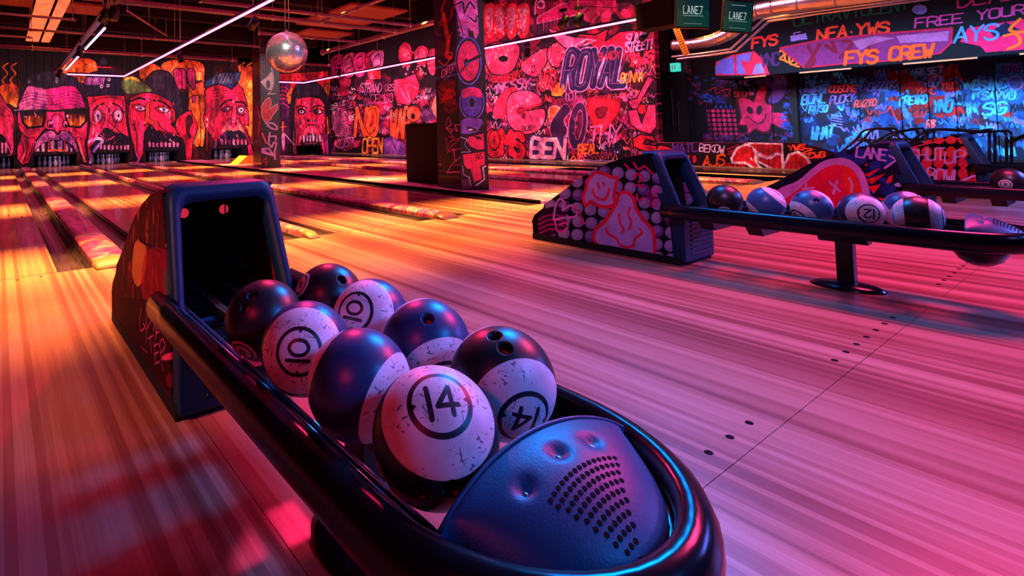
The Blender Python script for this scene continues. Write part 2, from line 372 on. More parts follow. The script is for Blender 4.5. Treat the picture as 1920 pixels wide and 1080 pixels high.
    s.line([(428, 858), (500, 852), (570, 858)], 16, c8(250, 100, 50)); s.line([(432, 770), (428, 850)], 6, c8(240, 60, 40)); s.line([(568, 775), (570, 850)], 6, c8(240, 60, 40))
    for a in ([(180, 760), (210, 850), (170, 940)], [(235, 740), (240, 850), (205, 960)], [(660, 770), (700, 860), (745, 950)], [(710, 740), (735, 850), (757, 940)], [(290, 790), (270, 880), (230, 950)]): s.line(a, 7, K, sm=True)
    s.line([(200, 760), (225, 850), (190, 950)], 12, c8(255, 80, 90), .8, sm=True); s.line([(690, 770), (720, 870), (750, 950)], 9, c8(255, 120, 90), .8, sm=True)
    # 2: worried head
    s.view(150, 100, 4.695)
    s.poly([(60, 380), (40, 250), (60, 180), (150, 150), (290, 150), (370, 200), (395, 370)], c8(24, 18, 44))
    for x in range(50, 210, 17): s.line([(x, 275), (x+6, 235), (x+20, 215)], 9, c8(190, 90, 170), .85)
    for x in range(60, 380, 26): s.poly([(x, 300), (x+22, 300), (x+8, 385)], c8(24, 18, 44))
    for x, y in ((255, 232), (190, 292), (245, 284)): s.ell(x, y, 11, 11, K, WH, 6)
    s.poly([(60, 380), (170, 372), (260, 366), (390, 374), (402, 440), (412, 620), (430, 720), (432, 845), (395, 760), (280, 745), (170, 790), (105, 850), (80, 960), (60, 800), (90, 640), (80, 480)], RD, K, 8, col2=c8(205, 30, 80))
    for i in range(4): s.line([(95, 470-i*22), (160, 400-i*5+i*6), (250, 395-i*6), (330, 405-i*8), (385, 480-i*22)], 6, c8(110, 8, 40), sm=True)
    s.line([(120, 500), (150, 470), (210, 440)], 14, K, sm=True); s.line([(290, 440), (350, 470), (385, 520)], 14, K, sm=True)
    for cx, rot in ((157, -.1), (335, .1)): s.ell(cx, 550, 46, 60, c8(220, 60, 110), K, 7); s.ell(cx, 550, 33, 46, c8(190, 140, 180), K, 4); s.ell(cx+4, 550, 10, 14, K)
    s.poly([(225, 480), (255, 480), (262, 600), (300, 650), (270, 680), (235, 660), (190, 655), (215, 600)], c8(235, 40, 90), K, 6, sm=True)
    s.poly([(190, 690), (240, 660), (300, 690), (420, 740), (430, 850), (100, 850), (130, 780)], c8(22, 14, 34), K, 4, sm=True)
    s.line([(80, 780), (150, 750), (200, 770), (130, 850), (90, 960)], 24, c8(170, 130, 200), .85, sm=True)
    s.line([(180, 720), (250, 760), (300, 730)], 8, c8(230, 40, 80), sm=True)
    for i, x in enumerate((172, 205, 240, 275, 315, 350, 385, 412)): s.poly([(x, 815-abs(i-4)*3), (x+24, 805), (x+22, 848), (x+2, 850)], c8(210, 120, 165), K, 4)
    for p in ([(110, 560), (130, 650), (120, 740)], [(300, 640), (360, 700), (420, 735)]): s.line(p, 7, K, sm=True)
    s.line([(110, 600), (125, 660), (112, 720)], 10, c8(255, 90, 120), .8, sm=True)
    # little pot hat above
    s.poly([(165, 80), (200, 25), (240, 60), (235, 105), (165, 100)], c8(40, 30, 50), K, 5, sm=True); s.line([(160, 120), (270, 125)], 12, RD)
    # 3: head in a green cap
    s.poly([(590, 330), (585, 230), (630, 165), (700, 148), (780, 175), (810, 300), (840, 480), (850, 620), (905, 700), (905, 560), (870, 300), (800, 170), (760, 160), (640, 280)], c8(40, 30, 52))
    s.poly([(585, 240), (640, 160), (740, 150), (810, 210), (850, 480), (840, 600), (780, 470), (680, 370), (600, 330)], c8(38, 28, 48), K, 6, sm=True)
    s.poly([(355, 260), (400, 210), (480, 205), (560, 250), (640, 330), (560, 345), (440, 360), (380, 330)], c8(78, 98, 48), K, 6, sm=True)
    s.line([(400, 225), (460, 215), (510, 240)], 22, c8(250, 150, 20), .9, sm=True)
    s.poly([(440, 400), (520, 350), (620, 345), (720, 380), (800, 430), (840, 520), (840, 600), (800, 620), (860, 680), (935, 720), (925, 770), (860, 730), (700, 680), (600, 700), (560, 760), (560, 880), (520, 960), (490, 900), (470, 800), (440, 700), (420, 540)], RD, K, 8, col2=c8(205, 18, 60))
    for y in (365, 385): s.line([(470, y+30), (560, y-12), (680, y), (790, y+60)], 7, c8(110, 8, 30), sm=True)
    s.line([(450, 420), (520, 395), (570, 405)], 18, K, sm=True); s.line([(650, 415), (720, 425), (800, 480)], 18, K, sm=True)
    for cx, cy in ((530, 482), (735, 497)):
        s.poly([(cx-68, cy-18), (cx-10, cy-36), (cx+60, cy-4), (cx+20, cy+30), (cx-40, cy+20)], c8(150, 10, 40), K, 6, sm=True)
        s.poly([(cx-46, cy-12), (cx, cy-18), (cx+50, cy+4), (cx+5, cy+20)], c8(235, 175, 200), K, 3, sm=True); s.ell(cx+4, cy, 13, 14, c8(40, 80, 140)); s.ell(cx+4, cy, 6, 7, K)
    s.poly([(585, 440), (610, 450), (615, 570), (660, 600), (640, 630), (590, 620), (565, 640), (575, 560)], c8(250, 60, 30), K, 6, sm=True)
    s.poly([(560, 720), (600, 640), (640, 640), (700, 700), (860, 740), (905, 800), (930, 960), (590, 960), (580, 820)], c8(16, 12, 30), sm=True)
    for i, x in enumerate((598, 632, 668, 704, 740, 776, 812, 848)): s.poly([(x, 790), (x+14, 768+(i % 3)*8), (x+28, 790), (x+26, 826), (x+3, 828)], c8(222, 110, 155), K, 4)
    s.line([(680, 600), (720, 660), (800, 700), (900, 720)], 8, K, sm=True); s.line([(470, 620), (500, 720), (500, 900)], 8, K, sm=True); s.line([(520, 620), (535, 760), (520, 900)], 8, PU, sm=True)
    s.line([(500, 880), (520, 930), (505, 955)], 18, c8(150, 30, 110), .9)
    # ear and dripping hand to its right
    s.view(330, 100, 4.694)
    s.poly([(20, 560), (80, 520), (130, 505), (160, 560), (190, 640), (170, 720), (150, 800), (130, 960), (90, 940), (70, 780), (0, 680), (0, 600)], RD, K, 8, sm=True)
    s.poly([(90, 560), (130, 540), (150, 600), (120, 680), (140, 740), (110, 740), (85, 650)], c8(60, 8, 24), sm=True)
    s.poly([(120, 400), (200, 380), (215, 560), (215, 800), (165, 805), (190, 640), (140, 520)], c8(235, 110, 20), K, 6, sm=True)
    for cx in (48, 130, 10): s.poly([(cx-32, 150), (cx, 130), (cx+38, 160), (cx+42, 290), (cx+22, 320), (cx-8, 280), (cx-30, 200)], c8(190, 30, 90), K, 8, sm=True)
    s.line([(20, 110), (90, 70), (160, 90), (190, 150), (235, 170), (240, 250)], 14, c8(240, 50, 20), sm=True); s.ell(158, 400, 17, 36, MG, K, 5)
    # 4: head with blue swept hair
    s.poly([(245, 300), (255, 250), (340, 190), (420, 165), (570, 165), (560, 230), (500, 320), (420, 290), (300, 285)], c8(30, 50, 92), K, 6)
    for x in range(350, 570, 15): s.line([(x, 175+(x % 4)), (x-40, 262)], 4, c8(240, 180, 110) if x % 2 else c8(70, 110, 160), .85)
    s.poly([(250, 330), (300, 290), (370, 272), (440, 290), (490, 320), (540, 265), (590, 320), (620, 420), (645, 560), (640, 640), (600, 620), (640, 730), (690, 900), (640, 930), (620, 780), (560, 690), (500, 670), (430, 710), (370, 760), (350, 900), (320, 930), (330, 760), (250, 640), (240, 560), (262, 480)], RD, K, 8, col2=c8(190, 22, 60))
    for i, y in enumerate((330, 355, 382)): s.line([(300, y+30), (380, y+20), (430, y-5), (480, y+20), (540, y+15), (600, y+40)], 6, c8(110, 8, 36), sm=True)
    for _ in range(60): s.ell(s.rg.uniform(300, 450), s.rg.uniform(285, 330), 4, 3, K)
    s.line([(390, 470), (440, 420), (490, 410)], 14, K, sm=True); s.line([(520, 430), (580, 430), (620, 460)], 16, K, sm=True)
    s.poly([(400, 500), (450, 465), (495, 480), (450, 515)], c8(120, 15, 60), K, 6, sm=True); s.ell(455, 486, 14, 9, c8(220, 170, 190))
    s.ell(575, 503, 42, 44, c8(150, 30, 80), K, 9); s.ell(572, 500, 24, 25, WH, K, 4); s.ell(574, 500, 9, 10, K)
    s.poly([(500, 470), (530, 460), (530, 600), (505, 618), (488, 590)], c8(240, 50, 80), K, 6, sm=True)
    for cx in (470, 548): s.ell(cx, 605, 20, 34, c8(160, 25, 70), K, 6)
    s.poly([(400, 690), (450, 600), (500, 670), (560, 610), (610, 700)], c8(245, 130, 110), al=.9)
    s.poly([(365, 780), (400, 720), (460, 680), (510, 690), (560, 680), (610, 730), (640, 800), (560, 815), (400, 815)], c8(26, 24, 48), K, 6, sm=True)
    for i, x in enumerate((392, 424, 458, 494, 530, 566, 600)): s.poly([(x, 765), (x+13, 745), (x+28, 765), (x+24, 806), (x+5, 806)], c8(200, 80, 120), K, 4)
    for x in (275, 315): s.line([(x, 575), (x, 640)], 11, c8(255, 170, 90)); s.line([(x, 650), (x-4, 860)], 6, c8(170, 40, 30))
    s.line([(340, 780), (345, 900)], 18, c8(60, 60, 110), .9)
    s.poly([(600, 280), (668, 240), (668, 520), (650, 560), (625, 420)], c8(250, 140, 20), sm=True)
    for _ in range(30): s.ell(s.rg.uniform(605, 660), s.rg.uniform(280, 520), 5, 3, K)
    # strip between columns: violet figure, star
    s.view(500, 120, 5.4)
    s.poly([(100, 120), (210, 150), (230, 250), (200, 330), (230, 460), (240, 700), (200, 900), (100, 900)], c8(60, 14, 60), K, 6, sm=True)
    for y in (250, 290, 330, 370, 420): s.line([(110, y), (170, y-20), (230, y+20)], 9, c8(190, 30, 60), .9, sm=True)
    s.line([(165, 590), (165, 680)], 16, c8(240, 110, 30)); s.line([(135, 640), (200, 635)], 8, c8(240, 110, 30)); s.line([(185, 710), (280, 820)], 9, WH, .8)
    s.poly([(150, 750), (170, 690), (185, 760), (170, 880)], c8(200, 120, 150), sm=True)
    # 6: gorilla-like head
    s.poly([(130, 100), (620, 70), (625, 330), (560, 240), (300, 230), (240, 330), (230, 170), (130, 180)], c8(200, 26, 34), K, 5)
    for x in (215, 300, 390, 480, 560): s.ell(x+15, 130, 6, 9, K)
    s.poly([(570, 240), (620, 200), (615, 310)], OR, K, 4); s.poly([(235, 230), (275, 240), (240, 330)], OR, K, 4)
    s.poly([(250, 560), (240, 400), (270, 260), (330, 180), (480, 170), (560, 230), (610, 330), (630, 480), (620, 640), (585, 560), (590, 400), (520, 300), (340, 320), (285, 420), (285, 640)], c8(16, 8, 22), sm=True)
    s.poly([(300, 340), (290, 260), (350, 190), (460, 180), (530, 210), (535, 310), (460, 330)], c8(26, 14, 34), K, 6, sm=True)
    for x in range(320, 530, 22): s.line([(x, 310), (x-4+(x-420)*.1, 205)], 4, c8(110, 60, 110), .7)
    s.poly([(285, 420), (315, 350), (430, 330), (540, 350), (585, 410), (600, 560), (595, 700), (625, 880), (620, 920), (580, 920), (540, 800), (440, 700), (350, 790), (330, 920), (285, 920), (290, 700), (280, 560)], c8(218, 28, 58), K, 8, col2=c8(170, 20, 70))
    for i, y in enumerate((355, 375, 395)): s.line([(350, y+15), (400, y), (435, y+12), (480, y), (540, y+20)], 6, c8(110, 8, 36), sm=True)
    s.line([(300, 440), (340, 425), (410, 445)], 14, K, sm=True); s.line([(470, 440), (530, 420), (580, 440)], 14, K, sm=True)
    for cx in (355, 525): s.ell(cx, 480, 46, 32, c8(60, 8, 36), K, 5); s.ell(cx, 484, 25, 15, c8(225, 180, 200)); s.ell(cx-3, 483, 10, 11, K)
    s.poly([(400, 520), (430, 480), (470, 480), (500, 530), (505, 600), (455, 615), (395, 600)], c8(205, 22, 60), K, 7, sm=True)
    for cx in (422, 478): s.ell(cx, 572, 19, 15, K)
    s.poly([(330, 800), (345, 740), (400, 640), (450, 620), (500, 640), (560, 740), (560, 800)], c8(235, 60, 90), K, 6, sm=True)
    s.poly([(340, 800), (360, 740), (440, 700), (540, 740), (555, 800)], c8(30, 8, 24))
    for i, x in enumerate((365, 398, 428, 462, 496, 528)): s.poly([(x, 730), (x+12, 712), (x+26, 730), (x+22, 790-(i % 2)*12), (x+5, 792)], c8(225, 160, 190), K, 4)
    for p in ([(300, 600), (320, 700), (300, 880)], [(560, 600), (575, 700), (600, 900)], [(340, 560), (345, 640), (330, 720)]): s.line(p, 8, K, sm=True)
    s.line([(610, 700), (622, 900)], 12, c8(140, 60, 200)); s.line([(612, 540), (625, 700)], 14, c8(250, 140, 20)); s.line([(275, 680), (275, 900)], 8, WH, .6)
    # extra contour work on every head: cheek lines, white glints, drips
    s.view(0, 0, 1)
    for cx, cy, w, h in ((98, 225, 60, 60), (202, 230, 34, 46), (295, 225, 48, 50), (425, 225, 44, 50), (582, 225, 30, 52)):
        for _ in range(34):
            a = s.rg.uniform(0, 6.28); r = s.rg.uniform(.45, 1); x, y = cx+w*r*math.cos(a), cy+h*r*math.sin(a); L = s.rg.uniform(3, 9)
            s.line([(x, y), (x+L*.35*(1 if x < cx else -1), y+L*.5), (x+L*.2, y+L)], s.rg.uniform(.7, 1.6), s.rg.choice([K, K, c8(90, 8, 50), c8(255, 120, 150), c8(150, 30, 120), c8(255, 80, 60)]), .75, sm=True)
        for _ in range(7): s.ell(cx+s.rg.uniform(-w, w)*.7, cy+s.rg.uniform(-h, h)*.8, 1.1, 2.2, WH, al=.55)
    s.mottle(30, .55, 3); s.grain(.25, 2)
    return s.image('mural heads')

def paint_right():
    def fm(u, v): p = onX(u, v, X_WALL); return ((RY1-p[1])*RP, (RZ1-p[2])*RP)
    s = Paint(int((RY1-RY0)*RP), int(RZ1*RP), c8(24, 6, 18), fm)
    s.view(0, 0, 1)
    reds = [c8(150, 10, 40), c8(200, 18, 60), c8(90, 8, 36), c8(225, 40, 90), K, c8(70, 20, 60)]
    s.blobs(618, 130, 830, 292, 150, reds, 12, .6); s.blobs(905, 0, 1235, 300, 240, reds, 22, .6); s.blobs(830, 0, 1235, 100, 60, reds, 20, .6)
    s.fill_scribbles(620, 165, 830, 288, 330, [PK, LP, K, RD, c8(150, 30, 90), PU, WH], 11, .9)
    s.blobs(905, 100, 1235, 300, 160, [K, K, c8(60, 6, 24), c8(120, 10, 40)], 12, .8)
    s.fill_scribbles(905, 110, 1235, 298, 420, [PK, LP, K, K, RD, c8(160, 12, 40), SAL, PU, WH], 18, 1.3)
    # far stretch, traced from the crop whose corner is (600, 60)
    s.view(600, 60, 4.5)
    for i, (x, y, h) in enumerate(((100, 190, 190), (200, 180, 190), (290, 175, 190), (390, 160, 190), (440, 160, 140))):
        s.poly([(x-10, y+40), (x+40, y-5), (x+95, y), (x+100, y+h*.5), (x+80, y+h), (x+20, y+h+15), (x-8, y+h*.6)], [MG, c8(200, 70, 120), PK, c8(190, 30, 70), LP][i], K, 9, sm=True)
        s.line([(x+20, y+50), (x+60, y+30), (x+70, y+110), (x+30, y+130)], 8, K, sm=True); s.line([(x+8, y+45), (x+45, y+10)], 5, LP, sm=True)
    s.poly([(395, 330), (510, 320), (515, 395), (420, 400)], c8(240, 50, 60), sm=False)
    for x, y, a, b in ((720, 190, 60, 110), (860, 200, 70, 90), (950, 250, 50, 120)):
        s.ell(x, y, a, b, c8(225, 40, 80), K, 10); s.ell(x-8, y-20, a*.5, b*.4, c8(245, 100, 140), al=.7)
    for _ in range(40): s.ell(s.rg.uniform(700, 960), s.rg.uniform(170, 360), 7, 7, c8(240, 90, 110), c8(250, 170, 180), 3)
    s.poly([(620, 400), (700, 390), (800, 350), (840, 440), (835, 520), (750, 620), (650, 600), (625, 520)], c8(232, 40, 80), K, 8)
    s.line([(640, 410), (700, 520), (760, 590), (730, 450), (830, 480)], 9, LP, sm=True)
    s.text('STRAND', 340, 505, 520, 505, 70, 8, LP, K, 3, .1); s.text('DES', 550, 495, 630, 490, 50, 6, LP, K, 2)
    s.text('NYC', 245, 750, 300, 740, 45, 5, WH); s.text('KOST', 120, 985, 290, 960, 75, 9, LP, K, 3, .2); s.text('OBIZ', 90, 655, 215, 610, 35, 5, WH)
    s.text('CELLO', 430, 600, 620, 590, 70, 7, c8(200, 90, 150))
    # NO WAR OPEN pieces
    def bub(st, x0, y0, x1, y1, h, w, col, o=K, ow=6, sl=0, jit=.05, hl=None):
        s.text(st, x0, y0, x1, y1, h, w, col, o, ow, sl, jit)
        if hl is not None: s.text(st, x0-w*.12, y0-w*.12, x1-w*.12, y1-w*.12, h, w*.18, hl, None, 0, sl, 0)
    bub('NO', 295, 870, 490, 865, 220, 46, c8(255, 82, 28), K, 8, .08, 0)
    s.ell(432, 750, 46, 110, c8(255, 82, 28), K, 7, rot=.12); s.ell(440, 750, 12, 55, c8(205, 20, 40), rot=.12); s.line([(440, 800), (470, 790)], 7, c8(255, 150, 120))
    bub('OPEN', 358, 1020, 530, 1020, 120, 20, c8(250, 130, 28), K, 6, .05, .03)
    bub('WAR', 590, 900, 760, 880, 230, 34, c8(255, 80, 30), K, 8, .05, 0)
    s.ell(790, 690, 60, 70, c8(250, 70, 30), K, 7); s.ell(785, 710, 18, 26, K)
    s.poly([(540, 900), (600, 880), (690, 930), (720, 940), (720, 1045), (540, 1045)], c8(120, 60, 150), c8(30, 20, 60), 6); s.line([(600, 890), (660, 1040), (690, 940)], 10, NV)
    s.poly([(860, 660), (960, 650), (970, 740), (880, 750)], c8(80, 40, 90), al=.8, sm=True)
    s.poly([(100, 720), (170, 640), (210, 720), (240, 850), (140, 870)], c8(150, 60, 110), LP, 5, sm=True, al=.7)
    for y in range(620, 900, 22): s.line([(180, y), (270, y-28)], 4, LP, .6)
    s.poly([(940, 640), (975, 540), (990, 580), (990, 720), (965, 700)], c8(250, 130, 90), WH, 4)
    # near stretch, crop corner (880, 0)
    s.view(880, 0, 3.374)
    for i, x in enumerate((110, 175, 245, 320)):
        s.poly([(x-20, 60), (x+20, 20), (x+58, 40), (x+62, 130), (x+48, 225), (x+10, 245), (x-18, 190)], c8(228, 34, 52), c8(150, 10, 30), 5, sm=True)
        s.poly([(x-4, 70), (x+20, 45), (x+42, 65), (x+40, 150), (x+20, 205), (x, 160)], c8(222, 110, 140), sm=True)
        s.line([(x+8, 80), (x+24, 110), (x+10, 150)], 9, c8(215, 20, 40), sm=True)
    for _ in range(50): s.ell(s.rg.uniform(105, 370), s.rg.uniform(60, 230), 4.5, 4.5, c8(240, 110, 130), c8(255, 200, 210), 2)
    s.line([(415, 90), (425, 0), (470, 10), (470, 50), (430, 45)], 9, c8(255, 130, 200), sm=True); s.ell(450, 30, 20, 22, c8(120, 10, 50), c8(255, 140, 205), 7)
    s.poly([(430, 110), (590, 20), (760, 30), (700, 90), (560, 120), (430, 150)], c8(190, 20, 80), LP, 7)
    s.poly([(620, 0), (930, 0), (930, 50), (760, 40), (640, 60)], c8(170, 15, 70), K, 4)
    for x in range(470, 640, 22): s.line([(x, 110), (x, 150+(x*7 % 50))], 4, LP, .8)
    for p in ([(110, 290), (250, 260), (320, 300), (300, 400), (250, 465), (150, 470), (105, 400)], [(330, 400), (420, 330), (500, 300), (505, 360), (450, 460), (410, 490), (340, 455)], [(500, 300), (590, 260), (600, 360), (560, 430), (500, 390)]):
        s.poly(p, c8(235, 48, 88), K, 9, sm=True)
        x0 = min(q[0] for q in p); y0 = min(q[1] for q in p)
        for i in range(9): s.line([(x0+10+i*19, y0+30), (x0+2+i*17, y0+150)], 4, c8(250, 130, 150), .6)
        for _ in range(12): s.ell(x0+s.rg.uniform(10, 170), y0+s.rg.uniform(20, 150), 6, 6, c8(235, 60, 90), c8(255, 200, 200), 2.5)
    s.ell(215, 372, 30, 20, K); s.ell(403, 438, 14, 22, c8(235, 48, 88), K, 5)
    s.poly([(600, 290), (700, 215), (800, 220), (880, 180), (860, 260), (950, 200), (1060, 190), (1000, 320), (860, 340), (760, 280), (640, 330)], c8(225, 22, 60), K, 9)
    s.poly([(500, 180), (640, 230), (740, 240), (700, 300), (600, 300)], c8(235, 90, 140), K, 7, sm=True); s.line([(650, 300), (740, 250), (800, 255), (720, 290)], 9, WH, .9)
    # big dark-blue ROYAL piece with pink edge
    s.poly([(570, 400), (640, 310), (760, 280), (830, 330), (960, 340), (985, 400), (930, 560), (880, 600), (760, 550), (590, 590)], c8(70, 20, 60), sm=False)
    s.text('ROYAL', 590, 560, 985, 530, 220, 46, NV, c8(235, 130, 185), 8, .18, .03, curve=True)
    s.text('ROYAL', 584, 552, 980, 524, 215, 4, c8(150, 70, 140), None, 0, .18, 0)
    s.text('SHADY', 815, 385, 960, 365, 45, 7, c8(235, 30, 50)); s.text('SUNN', 985, 280, 1110, 262, 62, 8, c8(255, 130, 190), None, 0, .2); s.text('STREET!', 985, 330, 1165, 305, 60, 8, c8(255, 140, 195), None, 0, .12)
    s.text('YWS', 1000, 420, 1165, 385, 70, 13, c8(235, 30, 40), None, 0, .25)
    s.text('BONNY', 955, 525, 1110, 515, 55, 9, YO, None, 0, .15); s.text('HWS', 955, 640, 1030, 640, 45, 8, LP)
    s.text('MESSY', 170, 590, 380, 555, 65, 11, LP, None, 0, .25); s.text('BLAZED', 145, 520, 300, 505, 38, 7, c8(200, 20, 40)); s.text('LETI', 450, 510, 560, 500, 55, 13, c8(235, 40, 45)); s.text('DUANE', 430, 575, 555, 560, 45, 9, c8(225, 30, 50))
    s.poly([(520, 600), (560, 520), (575, 560), (600, 530), (590, 600)], OR, sm=True); s.text('IOI', 600, 635, 690, 625, 45, 10, LP)
    s.text('DEAD', 365, 620, 450, 610, 30, 5, LP); s.text('PACK...', 390, 645, 480, 635, 28, 5, LP); s.line([(120, 590), (110, 625), (140, 660), (172, 630), (150, 610), (140, 635), (128, 605)], 6, LP, sm=True)
    # pink cut disc with clock hand
    s.poly([(150, 700), (210, 580), (300, 560), (270, 700), (180, 750)], c8(225, 40, 70), sm=True)
    s.poly([(250, 610), (330, 570), (420, 590), (460, 650), (360, 700), (470, 690), (475, 770), (430, 830), (340, 850), (270, 810), (235, 730)], c8(246, 70, 110), K, 6, sm=True)
    s.ell(320, 700, 22, 25, c8(170, 10, 40)); s.line([(330, 700), (450, 655)], 18, c8(215, 20, 50)); s.ell(345, 735, 14, 20, DR)
    for x, y in ((367, 635), (330, 655), (300, 672), (277, 680), (262, 700), (385, 612), (457, 760), (455, 778)): s.ell(x, y, 7, 7, c8(246, 70, 110), c8(255, 190, 200), 3)
    s.text('BUSY', 335, 828, 420, 820, 28, 5, K)
    s.text('OMS', 128, 960, 350, 980, 130, 42, c8(222, 30, 46), K, 8, 0, .1); s.ell(158, 885, 36, 62, c8(222, 30, 46), K, 7); s.ell(158, 885, 9, 34, c8(120, 10, 30))
    s.poly([(505, 690), (540, 670), (575, 690), (572, 755), (540, 780), (505, 750)], c8(255, 110, 40), WH, 6, sm=True); s.line([(520, 725), (535, 745), (555, 725)], 4, c8(255, 210, 160))
    # 50 outlined in violet
    s.poly([(515, 780), (600, 660), (640, 700), (600, 760), (620, 830), (560, 900), (520, 860)], c8(50, 18, 60), c8(215, 110, 175), 5, sm=True)
    s.ell(685, 795, 58, 152, c8(55, 22, 66), c8(215, 110, 175), 6, rot=.12); s.ell(692, 790, 22, 95, c8(90, 14, 50), c8(215, 110, 175), 4, rot=.12)
    for x, y in ((672, 755), (675, 800), (660, 840)): s.ell(x, y, 8, 7, c8(55, 22, 66), LP, 3)
    s.poly([(750, 620), (960, 625), (950, 700), (890, 790), (840, 840), (800, 830), (745, 700)], c8(225, 26, 44), c8(150, 10, 30), 10, sm=False); s.poly([(800, 690), (870, 680), (850, 740), (815, 745)], DR, K, 5, sm=True)
    s.poly([(370, 880), (390, 850), (600, 870), (640, 960), (600, 1000), (520, 1005), (380, 990)], c8(46, 34, 88)); s.text('BEN', 388, 988, 610, 998, 112, 27, c8(240, 155, 165), c8(40, 26, 74), 6, .1, .02)
    s.text('THY', 755, 910, 960, 890, 110, 13, LP, None, 0, .12); s.text('REAL', 690, 975, 820, 965, 55, 12, OR); s.text('NW', 860, 975, 970, 965, 55, 10, NV)
    s.line([(640, 1010), (660, 990), (680, 1015), (700, 975), (730, 1010)], 9, c8(230, 60, 20), sm=True)
    # YWS stacked down the right end
    for p in ([(1000, 640), (1060, 620), (1130, 480), (1170, 500), (1130, 560), (1080, 660), (1180, 650), (1180, 700), (1030, 690)], [(1000, 700), (1060, 690), (1090, 780), (1130, 660), (1180, 660), (1185, 800), (1150, 850), (1080, 830), (1020, 790)], [(1030, 880), (1080, 850), (1160, 860), (1185, 900), (1120, 880), (1100, 910), (1270, 935), (1270, 985), (1150, 970), (1040, 930)]):
        s.poly(p, c8(240, 50, 95) if p[0][1] < 800 else c8(240, 30, 40), K, 8)
    s.ell(1092, 690, 30, 34, c8(190, 18, 40), K, 6)
    for _ in range(14): s.line([(540+s.rg.uniform(-20, 500), 1010), (560+s.rg.uniform(-20, 500), 1024)], 3, WH, .7)
    # low wall, crop corner (1240, 230)
    s.view(1240, 230, 6)
    s.poly([(-60, 225), (1560, 225), (2300, 470), (2300, 620), (-60, 620)], c8(24, 6, 12))
    s.poly([(-40, 270), (120, 290), (220, 340), (280, 420), (260, 500), (-40, 500)], c8(228, 22, 38), K, 8, sm=True); s.line([(120, 290), (250, 400), (320, 420)], 7, K, sm=True)
    s.poly([(255, 365), (322, 365), (322, 455), (265, 460)], c8(225, 26, 40)); s.ell(372, 410, 24, 45, c8(225, 26, 40))
    s.text('MATL', 130, 330, 420, 325, 90, 18, c8(95, 50, 150)); s.text('BEKOW', 430, 322, 715, 340, 80, 11, WH, None, 0, .05)
    s.text('AJS', 470, 495, 720, 470, 115, 22, c8(250, 90, 20), None, 0, .1); s.line([(530, 510), (690, 515)], 10, c8(230, 60, 15)); s.text('BEATS', 725, 510, 950, 520, 50, 14, c8(190, 14, 30))
    for a in ((740, 300), (760, 330), (750, 360)): s.line([a, (a[0]+130, a[1]-50)], 14, c8(200, 18, 50), .8)
    CR = c8(255, 225, 215); RR = c8(205, 24, 30)
    s.poly([(800, 450), (790, 400), (850, 290), (950, 245), (1030, 270), (1065, 350), (1060, 420), (1100, 500), (1060, 520), (940, 450)], RR, CR, 26, sm=False); s.ell(1015, 410, 10, 26, CR, rot=-.5)
    s.poly([(980, 230), (1360, 240), (1365, 370), (1300, 380), (1250, 395), (1190, 395), (1080, 330)], RR, CR, 18)
    s.poly([(1090, 340), (1190, 400), (1290, 350), (1360, 360), (1370, 500), (1440, 360), (1540, 330), (1640, 400), (1700, 520), (1620, 600), (1330, 565), (1080, 430)], RR, CR, 28, sm=False)
    s.line([(1080, 480), (1240, 560), (1310, 520), (1340, 565)], 18, CR); s.line([(1080, 335), (1140, 385), (1230, 395), (1290, 350)], 26, CR, sm=True)
    for x in range(960, 1640, 62): s.line([(x, 250), (x, 570)], 4, K, .6)
    s.text('YWS', 1430, 310, 1620, 300, 55, 18, c8(245, 70, 30)); s.line([(1600, 290), (1700, 300), (1590, 340), (1680, 360)], 14, c8(245, 70, 30), sm=True); s.text('CWG', 1660, 400, 1850, 390, 60, 16, c8(245, 70, 30))
    s.line([(-60, 224), (1560, 224), (1900, 310)], 5, c8(240, 90, 120), .8)
    s.mottle(34, .4, 9, 1.2); s.grain(.2, 2)
    return s.image('mural right wall')

